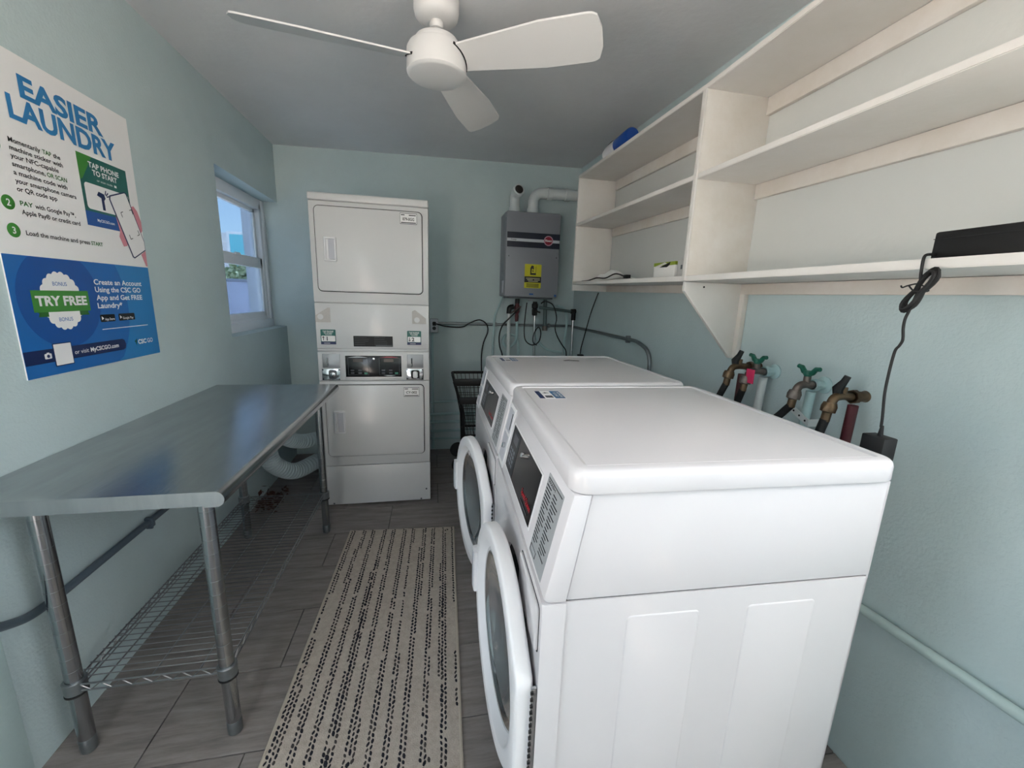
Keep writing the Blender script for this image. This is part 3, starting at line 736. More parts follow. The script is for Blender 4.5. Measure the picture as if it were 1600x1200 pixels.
# wire shelf
xa, xb, ya, yb, zs = -1.063, -.648, 1.213, 2.385, .254
def edge_truss(bm, p, q, n):
    p, q = Vector(p), Vector(q)
    tube(bm, [p, q], .0028, 6); lo = Vector((0, 0, -.022)); tube(bm, [p + lo, q + lo], .0028, 6)
    z = []
    for i in range(n + 1): z.append(p.lerp(q, i / n) + (lo if i % 2 else Vector((0, 0, 0))))
    tube(bm, z, .0019, 5)
bm = B()
edge_truss(bm, (xa + .02, ya, zs), (xb - .02, ya, zs), 14); edge_truss(bm, (xa + .02, yb, zs), (xb - .02, yb, zs), 14)
edge_truss(bm, (xa, ya + .02, zs), (xa - .008, yb - .02, zs), 40); edge_truss(bm, (xb, ya + .02, zs), (xb, yb - .02, zs), 40)
stuff(obj('shelf_edge_truss', bm, M_wire, tb))
bm = B()
ny = 46
for i in range(1, ny): 
    y = ya + (yb - ya) * i / ny; tube(bm, [(xa - .004, y, zs + .004), (xb, y, zs + .004)], .0016, 5)
for x in (-.985, -.855, -.725): tube(bm, [(x, ya, zs), (x, yb, zs)], .0024, 6)
tube(bm, [(xa + .03, ya, zs - .002), (xa + .026, yb, zs - .002)], .002, 5)
stuff(obj('shelf_wires', bm, M_wire, tb))

# painted conduit along the left wall
pts = fillet([(LW(1.17) + .040, 1.08, .565), (LW(1.17) + .030, 1.165, .516), (LW(1.23) + .016, 1.235, .480), (LW(1.32) + .016, 1.32, .473), (LW(2.62) + .016, 2.62, .473)], .06)
cd = tag(obj('wall_conduit', tube(B(), pts, .0125, 12), mat('slate_paint', (84, 98, 108), .45, var=.08)), 'slate coloured metal conduit running low along the left wall under the table', 'conduit')
bm = B()
for y in (1.764, 2.3):
    bm = B(); box(bm, LW(y) + .001, LW(y) + .032, y - .008, y + .008, .452, .490, bev=.003); lathe(bm, [(.006, 0), (.006, .02)], 8, (LW(y) + .004, y, .446), 'x'); obj('clip', bm, mat('slate_paint', (84, 98, 108)), cd)


# ------------------------------------------------------------------ poster
PO = Vector((LW(1.70) + .003, 0, 0))
ps = thing('laundry_poster', 'white and blue printed poster about easier laundry on the left wall', 'poster', (LW(1.70), 1.70, 1.14))
ps.rotation_euler = (0, 0, math.atan(.017))
# local frame: x out of wall, y along wall, z up; poster spans y -.305...+.308
PX, PY_ = Vector((0, 1, 0)), Vector((0, 0, 1))
def py(y): return y - 1.70
def pz(z): return z - 1.14
OO = Vector((.004, 0, 0))
obj('poster_sheet', bx(.0008, .004, py(1.397), py(2.008), pz(1.14), pz(2.052)), M_paper, ps)
def pf(name, m, y0, y1, z0, z1, lift=.0002, r=0.0, parent=ps): return obj(name, flat(B(), OO, PX, PY_, py(y0), py(y1), pz(z0), pz(z1), lift=lift, r=r, t=.0003), m, parent, smooth=False)
def pp(name, m, pts, lift=.0002, parent=ps): return obj(name, flatpoly(B(), OO, PX, PY_, [(py(a), pz(b)) for a, b in pts], lift=lift, t=.0003), m, parent, smooth=False)
def pt(bm, s, y, z, h, w_=None, al='L', bold=0.0, lift=.0012, line=1.0): return text_bm(bm, s, OO + PX * py(y) + PY_ * pz(z), PX, PY_, h, width=w_, align=al, bold=bold, lift=lift, line=line)
bm = B(); pt(bm, 'EASIER', 1.552, 1.942, .057, .314, bold=.035); pt(bm, 'LAUNDRY', 1.505, 1.872, .060, .412, bold=.035)
obj('headline', bm, M_lblue, ps)
rows = [('Momentarily', 1.486, 1.585, 1.797), ('the', 1.629, 1.655, 1.797), ('machine sticker with', 1.485, 1.660, 1.776), ('your NFC-capable', 1.484, 1.640, 1.755), ('smartphone,', 1.484, 1.588, 1.733),
        ('a machine code with', 1.483, 1.662, 1.711), ('your smartphone camera', 1.483, 1.693, 1.689), ('or QR code app', 1.483, 1.615, 1.667), ('with Google Pay\u2122,', 1.531, 1.676, 1.638), ('Apple Pay\u00ae or credit card', 1.484, 1.690, 1.614), ('Load the machine and press', 1.484, 1.718, 1.557)]
rows = [(s, a, b_, z + (.012 if i < 8 else .003)) for i, (s, a, b_, z) in enumerate(rows)]
bm = B()
for i0, i1 in ((0, 8), (8, 10), (10, 11)):
    bm = B()
    for s, a, b_, z in rows[i0:i1]: pt(bm, s, a, z - .006, .0128, b_ - a, bold=.016)
    obj('lettering', bm, M_ink, ps)
for q in (('TAP', 1.592, 1.803, .0125, .031), ('OR SCAN', 1.594, 1.739, .0125, .072), ('PAY', 1.484, 1.635, .0125, .040), ('START', 1.724, 1.554, .0125, .052)): obj('lettering', pt(B(), *q, bold=.018), M_pgreen2, ps)
for n_, z in (('1', 1.715), ('2', 1.636), ('3', 1.562)):
    yy = 1.449 if n_ != '1' else 1.441
    if n_ == '1': z = 1.785
    dk = pp('number_disc', M_pgreen, circ(yy, z, .0195, 30), .0003)
    bm = B(); pt(bm, n_, yy, z - .009, .018, al='C', bold=.02, lift=.0012); obj('number', bm, M_paper, dk)
# tap-phone card
cd_ = pf('card_picture', M_pteal, 1.724, 1.957, 1.620, 1.852, .0003)
pp('card_gradient', M_pgreen, [(1.724, 1.852), (1.790, 1.852), (1.735, 1.772), (1.724, 1.765)], .0006, cd_)
pf('card_foot', M_pblue2, 1.724, 1.957, 1.620, 1.668, .0006, 0, cd_)
pf('card_window', M_paper, 1.737, 1.950, 1.676, 1.762, .0009, .012, cd_)
bm = B(); pt(bm, 'TAP PHONE', 1.842, 1.817, .017, .146, 'C', bold=.03); pt(bm, 'TO START', 1.842, 1.794, .017, .118, 'C', bold=.03); pt(bm, 'or scan code', 1.836, 1.776, .0075, .075, 'C')
obj('lettering', pt(B(), 'MyCSCGO.com', 1.812, 1.638, .009, .082, 'C', bold=.02), M_paper, cd_)
flat(bm, OO, PX, PY_, py(1.882), py(1.893), pz(1.775), pz(1.783), lift=.0012)
obj('lettering', bm, M_paper, cd_)
bm = B(); O = OO
flatpoly(bm, O, PX, PY_, [(py(a), pz(b)) for a, b in [(1.787, 1.728), (1.797, 1.742), (1.822, 1.738), (1.826, 1.724), (1.818, 1.716), (1.818, 1.682), (1.806, 1.682), (1.806, 1.722)]], lift=.0013)
for a in (20, 45, 70): 
    c, s = math.cos(math.radians(a)), math.sin(math.radians(a)); flatpoly(bm, O, PX, PY_, [(py(1.824) + c * .010 - s * .002, pz(1.728) + s * .010 + c * .002), (py(1.824) + c * .010 + s * .002, pz(1.728) + s * .010 - c * .002), (py(1.824) + c * .026 + s * .002, pz(1.728) + s * .026 - c * .002), (py(1.824) + c * .026 - s * .002, pz(1.728) + s * .026 + c * .002)], lift=.0013)
obj('hand_tap_icon', bm, M_pnavy, cd_)
# hand holding a phone
pp('hand_picture', M_skin, [(1.857, 1.712), (1.868, 1.66), (1.876, 1.62), (1.868, 1.60), (1.884, 1.566), (1.902, 1.570), (1.93, 1.60), (1.985, 1.62), (2.0055, 1.640), (2.0055, 1.675), (1.99, 1.712), (1.972, 1.728), (1.93, 1.71)], .0014)
pp('wrist_picture', M_skin, [(1.978, 1.545), (2.0065, 1.562), (2.0065, 1.500), (1.998, 1.500)], .0014)
ph = pp('phone_picture', M_pnavy, [(1.843, 1.727), (1.847, 1.741), (1.930, 1.7715), (1.940, 1.768), (2.0068, 1.600), (2.0068, 1.563), (1.935, 1.526), (1.925, 1.530)], .0018)
pp('phone_screen', M_paper, [(1.849, 1.728), (1.852, 1.738), (1.930, 1.7665), (1.936, 1.763), (2.0042, 1.597), (2.0042, 1.566), (1.935, 1.531), (1.929, 1.534)], .0022, ph)
bm = B()
for (cx, cy, ax, ay, bx_, by_) in ((1.893, 1.690, .012, .005, .006, -.016), (1.955, 1.712, -.012, -.005, .006, -.016), (1.928, 1.598, .012, .005, -.006, .016), (1.982, 1.622, -.012, -.005, -.006, .016)):
    for vx, vy in ((ax, ay), (bx_, by_)):
        l = math.hypot(vx, vy); nx, ny_ = -vy / l * .0012, vx / l * .0012
        flatpoly(bm, OO, PX, PY_, [(py(cx) + nx, pz(cy) + ny_), (py(cx) - nx, pz(cy) - ny_), (py(cx + vx) - nx, pz(cy + vy) - ny_), (py(cx + vx) + nx, pz(cy + vy) + ny_)], lift=.0026)
obj('scan_corner', bm, M_ink, ph)
# blue lower half
bp2 = pf('blue_panel', M_pblue, 1.3972, 2.0078, 1.1402, 1.495, .0003)
def clipc(cx, cy, r, x0, x1, y0, y1):
    out = []
    for a, b_ in circ(cx, cy, r, 96): out.append((min(max(a, x0), x1), min(max(b_, y0), y1)))
    return out
pp('panel_arc', M_pblue3, [(1.822, 1.4948), (2.0076, 1.4948), (2.0076, 1.1404), (1.760, 1.1404)] + [(1.55 + .306 * math.cos(t), 1.345 + .306 * math.sin(t)) for t in [math.radians(-42 + 71 * i / 20) for i in range(21)]], .0007, bp2)
pp('seal_disc', M_pblue2, clipc(1.566, 1.372, .153, 1.398, 2.0, 1.15, 1.4945), .0008, bp2)
seal = []
for i in range(120):
    t = 2 * PI * i / 120; r = .0855 + .0030 * abs(math.sin(10 * t)) * 2; seal.append((1.563 + r * math.cos(t) * .86, 1.365 + r * math.sin(t)))
sl = pp('seal', M_paper, seal, .0012, bp2)
pp('ribbon_tail', M_pgreen2, [(1.458, 1.342), (1.505, 1.342), (1.505, 1.318), (1.470, 1.318), (1.474, 1.328)], .0013, sl); pp('ribbon_tail', M_pgreen2, [(1.622, 1.342), (1.668, 1.342), (1.656, 1.328), (1.662, 1.318), (1.622, 1.318)], .0013, sl)
pf('ribbon', M_pgreen, 1.458, 1.669, 1.332, 1.397, .0016, 0, sl)
bm = B(); pt(bm, 'TRY FREE', 1.563, 1.352, .028, .190, 'C', bold=.04, lift=.0026); obj('lettering', bm, M_paper, sl)
for z in (1.412, 1.302): obj('lettering', pt(B(), 'BONUS', 1.563, z, .012, .052, 'C', lift=.0022), M_pblue, sl)
bm = B()
for s, z, w_ in (('Create an Account', 1.428, .247), ('Using the CSC GO', 1.402, .236), ('App and Get FREE', 1.374, .240), ('Laundry*', 1.346, .122)): pt(bm, s, 1.704, z - .008, .018, w_, bold=.022)
obj('lettering', bm, M_paper, bp2)
obj('small_print', flat(B(), OO, PX, PY_, py(1.707), py(1.953), pz(1.262), pz(1.2645), lift=.0011), M_paper, bp2)
bm = B(); pt(bm, 'CSC', 1.880, 1.192, .017, .050, bold=.04); pt(bm, 'GO', 1.936, 1.192, .017, .034, bold=.01); obj('logo_lettering', bm, M_paper, bp2)
pp('logo_mark', M_pteal, [(1.860, 1.205), (1.876, 1.214), (1.870, 1.188), (1.866, 1.199)], .0012, bp2)
for y0_, y1_, s in ((1.706, 1.777, 'App Store'), (1.796, 1.883, 'Google Play')):
    bd = pf('store_badge', M_ink, y0_, y1_, 1.289, 1.315, .0012, .004, bp2)
    bm = B(); pt(bm, s, y0_ + .020, 1.294, .009, (y1_ - y0_) * .66, bold=.01, lift=.002); flatpoly(bm, OO, PX, PY_, [(py(y0_ + .006), pz(1.296)), (py(y0_ + .016), pz(1.302)), (py(y0_ + .006), pz(1.309))], lift=.0018); obj('lettering', bm, M_paper, bd)
br = pp('web_bar', M_pnavy, [(1.3974, 1.180), (1.795, 1.180), (1.806, 1.185), (1.811, 1.200), (1.806, 1.216), (1.795, 1.221), (1.3974, 1.221)], .0012, bp2)
bm = B(); pt(bm, 'or visit', 1.572, 1.193, .014, .058, lift=.002); pt(bm, 'MyCSCGO.com', 1.638, 1.193, .014, .133, bold=.03, lift=.002)
flat(bm, OO, PX, PY_, py(1.462), py(1.486), pz(1.192), pz(1.208), lift=.0018, r=.003); flat(bm, OO, PX, PY_, py(1.470), py(1.479), pz(1.206), pz(1.211), lift=.0018)
obj('lettering', bm, M_paper, br)
obj('lens', flatpoly(B(), OO, PX, PY_, circ(py(1.474), pz(1.200), .005, 16), lift=.0023), M_pnavy, br)
qb = pf('white_square', M_pnavy, 1.494, 1.564, 1.164, 1.236, .0018, .003, br); pf('square_face', M_paper, 1.497, 1.561, 1.167, 1.233, .0022, .002, qb)

# ------------------------------------------------------------------ rug
def rug_pt(u, v, z=0.0):   # u 0..1 across, v metres from the far edge toward the camera
    xl = -.504 - .018 * v; xr = .115 - .027 * v
    yl = 2.366 - v; yr = 2.326 - v
    return (xl + (xr - xl) * u, yl + (yr - yl) * u, z)
RL = 1.95
rg = thing('runner_rug', 'beige woven runner rug with rows of black stitches on the tile floor', 'rug', (0, 0, 0))
bm = B(); nu, nv = 24, 70; G = {}
for j in range(nv + 1):
    for i in range(nu + 1): G[i, j] = bm.verts.new(rug_pt(i / nu, RL * j / nv, .0085 + .0007 * math.sin(i * 2.1 + j * .7)))
for j in range(nv):
    for i in range(nu): bm.faces.new((G[i, j], G[i + 1, j], G[i + 1, j + 1], G[i, j + 1]))
edge = [G[i, 0] for i in range(nu + 1)] + [G[nu, j] for j in range(1, nv + 1)] + [G[i, nv] for i in range(nu - 1, -1, -1)] + [G[0, j] for j in range(nv - 1, 0, -1)]
lo = [bm.verts.new((v.co.x, v.co.y, .0004)) for v in edge]
for i in range(len(edge)): bm.faces.new((edge[i], edge[(i + 1) % len(edge)], lo[(i + 1) % len(edge)], lo[i]))
obj('rug_field', bm, mat('rug_beige', (176, 165, 153), .95, col2=(204, 194, 182), vscale=55, bump=.5, bscale=260), rg)
bm = B()
tube(bm, [rug_pt(.004, RL * k / 40, .0065) for k in range(41)], .0058, 6); tube(bm, [rug_pt(.996, RL * k / 40, .0065) for k in range(41)], .0058, 6)
obj('bound_edge', bm, mat('rug_edge', (196, 186, 172), .95, bump=.4, bscale=300), rg)
rnd = random.Random(21)
from mathutils import noise as mnoise
bmA, bmB = B(), B()
ncol = 47; pitch = .0180
for ci in range(1, ncol):
    u = ci / ncol
    nrow = int(RL / pitch)
    base = mnoise.noise(Vector((ci * .83, 3.3, 0)))
    for k in range(nrow):
        v = (k + .5 * (ci % 2)) * pitch + .01
        s = math.sin(ci * 2 * PI / 4.6 + .5 * math.sin(v * 2.3) + 1.1 * mnoise.noise(Vector((ci * .11, v * .6, 1.0))) * 3)
        q = s * .75 + .7 * mnoise.noise(Vector((ci * .37, v * 2.2, 7.0))) + .25 * base
        if q < .04 or rnd.random() < .05: continue
        if v > RL - .02: continue
        big = 1.25 if q > .95 else 1.0
        x, y, _ = rug_pt(u + rnd.uniform(-.002, .002), v, 0)
        a = rnd.uniform(-.5, .5); l_ = .0084 * big * rnd.uniform(.8, 1.15); w_ = .0046 * big * rnd.uniform(.8, 1.15)
        ca, sa = math.cos(a), math.sin(a)
        t_ = bmA if rnd.random() < (.86 if q > .5 else .5) else bmB
        ring = []
        for (px_, py_) in ((w_, 0), (w_ * .6, l_ * .75), (-w_ * .5, l_), (-w_, 0), (-w_ * .6, -l_ * .75), (w_ * .5, -l_)):
            ring.append(t_.verts.new((x + px_ * ca - py_ * sa, y + px_ * sa + py_ * ca, .0086)))
        c_ = t_.verts.new((x, y, .0118))
        for i in range(6): t_.faces.new((ring[i], ring[(i + 1) % 6], c_))
stuff(obj('black_stitches', bmA, mat('stitch_black', (26, 25, 36), .9), rg)); stuff(obj('brown_stitches', bmB, mat('stitch_brown', (66, 60, 60), .9), rg))

# ------------------------------------------------------------------ wall shelves on the right
SF = .998                                   # front face x
sh = thing('wall_shelf', 'white painted wooden wall shelving with three boards along the right wall', 'shelf', (RW, 1.55, 1.2))
def loc_(p): return (p[0] - RW, p[1] - 1.55, p[2] - 1.2)
YF, YD, YN = 2.905, 1.545, .36
def board(name, zn, zd, zf, th=.019, x0=SF, x1=RW - .004, m=M_shelf, parent=sh):
    """board through three stations: near, divider, far. z values are the top face"""
    bm = B(); st = [(YN, zn), (YD, zd), (YF + .012, zf)]
    ring = lambda y, z: [(x0, y, z - th), (x1, y, z - th), (x1, y, z), (x0, y, z)]
    rs = [[Vector(loc_(p)) for p in ring(y, z)] for y, z in st]
    loft(bm, rs); bmesh.ops.recalc_face_normals(bm, faces=bm.faces[:])
    es = [e for e in bm.edges if abs((e.verts[0].co - e.verts[1].co).x) < 1e-5 and abs((e.verts[0].co - e.verts[1].co).y) > .1]
    bmesh.ops.bevel(bm, geom=es, offset=.002, segments=2, affect='EDGES')
    return obj(name, bm, m, parent)
board('top_board', 2.222, 2.223, 2.272)
board('middle_board', 1.886, 1.914, 1.954, m=M_shelf)
board('bottom_board', 1.527, 1.533, 1.556, .021)
M_cle = M_shelf_st
def bxl(x0, x1, y0, y1, z0, z1, bev=.0015): return bx(x0 - RW, x1 - RW, y0 - 1.55, y1 - 1.55, z0 - 1.2, z1 - 1.2, bev=bev)
obj('divider', bxl(SF + .001, RW - .004, YD - .009, YD + .009, 1.532, 2.206), M_shelf_st, sh)
obj('divider_facing', bxl(SF - .003, SF + .004, YD - .012, YD + .010, 1.515, 2.205), M_shelf, sh)
obj('end_panel', bxl(SF + .001, RW - .004, YF + .012, YF + .030, 1.492, 2.272), M_shelf, sh)
def cleat(zn, zd, zf, hgt, parts):
    for (ya, yb, za, zb) in parts: 
        bm = B(); x0, x1 = RW - .022, RW - .004
        hexa(bm, [loc_(p) for p in ((x0, ya, za - hgt), (x1, ya, za - hgt), (x1, yb, zb - hgt), (x0, yb, zb - hgt), (x0, ya, za), (x1, ya, za), (x1, yb, zb), (x0, yb, zb))], .0015)
        obj('cleat', bm, M_cle, sh)
cleat(0, 0, 0, .062, [(YN, YD - .01, 2.202, 2.203), (YD + .01, YF - .01, 2.203, 2.250)])
cleat(0, 0, 0, .055, [(YN, YD - .01, 1.866, 1.894), (YD + .01, YF - .01, 1.894, 1.933)])
cleat(0, 0, 0, .042, [(YN, YD - .01, 1.505, 1.510), (YD + .01, YF + .01, 1.511, 1.534)])
obj('back_panel', bxl(RW - .004, RW - .0005, YN, YF + .01, 1.52, 2.24, 0), M_back, sh)
bm = B(); y0, y1 = YD - .010, YD + .008
prism(bm, [(SF + .004 - RW, 1.510 - 1.2), (RW - .004 - RW, 1.510 - 1.2), (RW - .004 - RW, 1.200 - 1.2), (RW - .030 - RW, 1.200 - 1.2), (SF + .004 - RW, 1.475 - 1.2)], y0 - 1.55, y1 - 1.55, 'y', bev=.0015)
obj('bracket', bm, M_shelf, sh)
obj('bracket_cleat', bxl(RW - .022, RW - .001, YD - .036, YD - .010, 1.205, 1.468), M_cle, sh)
obj('nail_hole', lathe(B(), [(.004, 0), (.004, .001)], 10, (SF + .09 - RW, y0 - .0012 - 1.55, 1.492 - 1.2), 'y'), M_ink, sh)
shz = lambda y: 1.527 + (1.533 - 1.527) * (y - YN) / (YD - YN) if y < YD else 1.533 + .023 * (y - YD) / (YF - YD)

# items on the shelves
tz = shz(1.78) + .001
ctn = thing('carton', 'small white carton with a green top and torn black opening beside the divider', 'box', (1.05, 1.76, tz), .10)
obj('carton_body', bx(-.012, .075, -.068, .085, 0, .066, bev=.001), mat('carton_white', (226, 226, 222), .6), ctn)
obj('green_band', bx(-.0132, .0755, -.0685, .0855, .052, .0672), mat('carton_green', (142, 160, 52), .6), ctn)
obj('torn_opening', flatpoly(B(), (-.0134, 0, 0), (0, -1, 0), (0, 0, 1), [(-.04, .046), (.012, .044), (.03, .052), (.036, .066), (.02, .062)], t=.0006), M_ink, ctn)
obj('flap', quadslab(B(), (-.0134, .07, .046), (-.0134, -.01, .060), (-.022, -.005, .064), (-.022, .06, .050), .0008, (0, 0, 1)), mat('carton_white', (226, 226, 222), .6), ctn)
sc = thing('small_box', 'pale grey narrow box with a dark square mark tucked between carton and divider', 'box', (1.045, 1.640, shz(1.64) + .001), .02)
obj('box_body', bx(0, .06, -.030, .034, 0, .075, bev=.001), mat('box_grey', (192, 192, 188), .6), sc)
obj('dark_mark', flat(B(), (-.0002, 0, 0), (0, -1, 0), (0, 0, 1), -.008, .004, .032, .050), M_inkg, sc)
# crumpled plastic / papers
pw = thing('crumpled_bag', 'flattened off-white bag and dark cord heaped on the bottom board by the end panel', 'bag', (1.075, 2.38, shz(2.40) + .001))
bm = B(); rnd = random.Random(4); GN = 14; V = {}
for i in range(GN + 1):
    for j in range(GN + 1):
        x = -.06 + .13 * i / GN; y = -.20 + .46 * j / GN; e = min(i, GN - i) / GN * 2; g = min(j, GN - j) / GN * 2
        V[i, j] = bm.verts.new((x + rnd.uniform(-.006, .006), y + rnd.uniform(-.01, .01), .002 + .075 * (min(1, e * 2.6) * min(1, g * 1.1)) * (.45 + .55 * abs(mnoise.noise(Vector((x * 18, y * 9, 2))) + .35))))
for i in range(GN):
    for j in range(GN): bm.faces.new((V[i, j], V[i + 1, j], V[i + 1, j + 1], V[i, j + 1]))
obj('bag_sheet', bm, mat('bag_offwhite', (240, 240, 236), .5, var=.03, vscale=20), pw, ang=25)
obj('cord', tube(B(), spline([(-.065, .38, .004), (-.066, .26, .005), (-.066, .12, .016), (-.066, -.02, .010), (-.05, -.12, .03), (-.04, -.22, .012)]), .004, 6), M_rub, pw)
obj('plug', bx(-.055, -.03, -.275, -.235, 0, .018, bev=.002), M_blackm, pw)
# roll on the top board
rz = 2.272 - .028
bt = thing('cleaner_bottle', 'white and blue bottle lying on the top board under the ceiling', 'bottle', (1.05, 2.46, 2.223 + .049 * (2.46 - YD) / (YF - YD)))
obj('bottle_body', lathe(B(), [(.001, -.22), (.034, -.22), (.041, -.21), (.041, -.08), (.041, -.05)], 28, (0, 0, .0415), 'y'), mat('bottle_blue', (22, 70, 150), .35), bt)
obj('bottle_shoulder', lathe(B(), [(.0413, -.055), (.0413, .035), (.038, .055), (.040, .075), (.036, .085), (.034, .11), (.001, .111)], 28, (0, 0, .0415), 'y'), M_plast, bt)
obj('bottle_trigger', tube(B(), spline([(0, .075, .078), (0, .10, .090), (0, .06, .094), (0, .02, .090)]), .006, 8), M_blackm, bt)
# black box with adapter cord
bb = thing('black_box', 'long black electronics box on the bottom board above the washer', 'electronics', (1.03, .53, shz(.5) + .001))
obj('box_case', bx(-.006, .11, -.16, .182, 0, .055, bev=.004), M_blackm, bb)
obj('box_seam', bx(-.0065, .1105, -.16, .1825, .040, .0412), M_ink, bb)
pa = thing('power_adapter', 'black power adapter brick hanging by a bundled cord from the shelf edge', 'adapter', (.985, .70, 1.05))
def pl(x, y, z): return (x - .985, y - .70, z - 1.05)
obj('adapter_brick', bx(-.018, .020, -.024, .026, 0, .095, bev=.003), M_blackm, pa)
obj('strain_relief', lathe(B(), [(.006, .094), (.0045, .104), (.0032, .118), (.003, .119)], 12), M_rub, pa)
cord = [pl(1.035, .705, 1.538), pl(1.0, .698, 1.537), pl(.988, .697, 1.530), pl(.988, .696, 1.50), pl(.988, .693, 1.47), pl(.986, .700, 1.425), pl(.985, .7035, 1.405), pl(.985, .703, 1.385), pl(.985, .699, 1.362), pl(.985, .703, 1.348), pl(.985, .709, 1.335), pl(.985, .711, 1.29), pl(.985, .710, 1.24), pl(.985, .704, 1.19), pl(.985, .702, 1.165)]
obj('cord', tube(B(), spline(cord, 6), .0028, 8), M_rub, pa)
bm = B(); A_ = Vector(pl(.984, .711, 1.424)); Z_ = Vector(pl(.986, .669, 1.504)); ax_ = Z_ - A_; sd = Vector((0, .88, .47))
rnd = random.Random(9)
for i in range(7):
    ox = rnd.uniform(-.009, .009); k0 = rnd.uniform(.88, 1.08); wd = rnd.uniform(.011, .017); P = []
    for k in range(24):
        t = 2 * PI * k / 24; al = .5 + .5 * k0 * math.cos(t)
        P.append(A_ + ax_ * al + sd * (math.sin(t) * wd * (.45 + .75 * abs(math.cos(t)))) + Vector((ox * (.5 + .5 * abs(math.cos(t))), 0, 0)))
    tube(bm, P, .0034, 6, closed=True)
bnd = obj('cord_bundle', bm, M_rub, pa)
obj('twist_tie', tube(B(), spline([pl(.975, .704, 1.474), pl(.972, .688, 1.462), pl(.998, .682, 1.464), pl(.998, .702, 1.478), pl(.976, .706, 1.474), pl(.972, .713, 1.470), pl(.973, .717, 1.474)], 5), .0016, 6), M_ink, bnd)

# ------------------------------------------------------------------ water heater and pipes
HX0, HX1, HY, HZ0, HZ1 = .585, 1.047, 3.45, 1.436, 2.117
ht = thing('water_heater', 'grey tankless water heater with dark stripe mounted on the back wall', 'water heater', (.816, BW, HZ0))
def hl(x, y, z): return (x - .816, y - BW, z - HZ0)
a = hl(HX0, HY, HZ0); b_ = hl(HX1, BW, HZ1)
obj('casing', bx(a[0] - .004, b_[0] - .003, a[1] + .03, b_[1] - .001, .005, b_[2] - .005, bev=.006), M_heater, ht)
fc = obj('front_cover', slab(B(), a[0], b_[0], 0, b_[2], [(0, a[1] + .035), (0, a[1] + .008), (.003, a[1] + .002), (.009, a[1])], .014, 'y'), M_heater, ht)
HO = Vector((0, a[1], 0))
def hf(name, m, x0, x1, z0, z1, lift=.0003, r=0.0, parent=fc): return obj(name, flat(B(), HO, X_, Y_, x0 - .816, x1 - .816, z0 - HZ0, z1 - HZ0, lift=lift, r=r), m, parent, smooth=False)
st = hf('stripe', M_navy, HX0 + .010, HX1 - .004, 1.838, 1.956)
hf('stripe_band', M_silver, HX0 + .010, HX1 - .004, 1.884, 1.907, .0008, 0, st)
lg = obj('logo_ring', flatpoly(B(), HO, X_, Y_, circ(.945 - .816, 1.9 - HZ0, .040, 40), lift=.0014), mat('logo_pink', (196, 150, 166), .4), st)
obj('logo_disc', flatpoly(B(), HO, X_, Y_, circ(.945 - .816, 1.9 - HZ0, .032, 40), lift=.002), M_red, lg)
bm = B(); text_bm(bm, 'Rheem', Vector((.945 - .816, a[1], 1.893 - HZ0)), X_, Y_, .017, width=.056, align='C', bold=.02, lift=.003); obj('lettering', bm, M_paper, lg)
bm = B(); text_bm(bm, 'Prestige', Vector((.628 - .816, a[1], 1.892 - HZ0)), X_, Y_, .010, lift=.0018, bold=.01); obj('lettering', bm, M_ink, st)
yl = hf('warning_label', M_yellow, .752, .896, 1.512, 1.707, .0003, .003)
hf('label_black_band', M_ink, .752, .896, 1.558, 1.607, .0008, 0, yl)
bm = B(); bxo = lambda x: x - .816; bz = lambda z: z - HZ0
flatpoly(bm, HO, X_, Y_, [(bxo(.800), bz(1.625)), (bxo(.800), bz(1.676)), (bxo(.808), bz(1.694)), (bxo(.822), bz(1.696)), (bxo(.834), bz(1.684)), (bxo(.824), bz(1.680)), (bxo(.812), bz(1.668)), (bxo(.810), bz(1.625))], lift=.0008)
flatpoly(bm, HO, X_, Y_, circ(bxo(.825), bz(1.672), .007, 14), lift=.0008); flatpoly(bm, HO, X_, Y_, circ(bxo(.823), bz(1.652), .006, 14), lift=.0008)
flat(bm, HO, X_, Y_, bxo(.846), bxo(.849), bz(1.632), bz(1.690), lift=.0008); flat(bm, HO, X_, Y_, bxo(.800), bxo(.850), bz(1.620), bz(1.636), lift=.0008)
for k in range(3): flat(bm, HO, X_, Y_, bxo(.770), bxo(.878), bz(1.520 + k * .011), bz(1.5255 + k * .011), lift=.0008)
obj('pictogram', bm, M_ink, yl)
bm = B()
for x0_, x1_, z in ((.765, .885, 1.592), (.775, .825, 1.580), (.835, .885, 1.580), (.785, .870, 1.568)): flat(bm, HO, X_, Y_, bxo(x0_), bxo(x1_), bz(z - .003), bz(z + .003), lift=.0014)
obj('label_print', bm, mat('label_pale', (190, 186, 150), .5), yl)
hf('blue_badge', mat('badge_blue', (30, 86, 160), .4), .798, .834, 1.456, 1.468, .0004, .003); hf('blue_badge', mat('badge_blue', (30, 86, 160), .4), 1.018, 1.036, 1.446, 1.464, .0004, .003)
bm = B()
for x, z in ((.612, 1.765), (1.022, 1.768)): lathe(bm, [(.005, 0), (.005, -.003), (.003, -.004)], 10, (x - .816, a[1], z - HZ0), 'y')
islands('screw', bm, M_inkg, fc)
obj('side_clip', bx(HX0 - .816 - .010, HX0 - .816 - .002, -.20, -.15, .03, .13, bev=.002), M_silver, ht)
obj('bottom_tray', bx(HX0 - .816 + .03, HX1 - .816 - .03, -.215, -.02, -.012, .006, bev=.003), M_inkg, ht)
bm = lathe(B(), [(.022, -.010), (.022, -.022), (.014, -.026), (.014, -.031), (.001, -.032)], 18, (.833 - .816, -.13, 0)); obj('drain_fitting', bm, M_silver, ht)

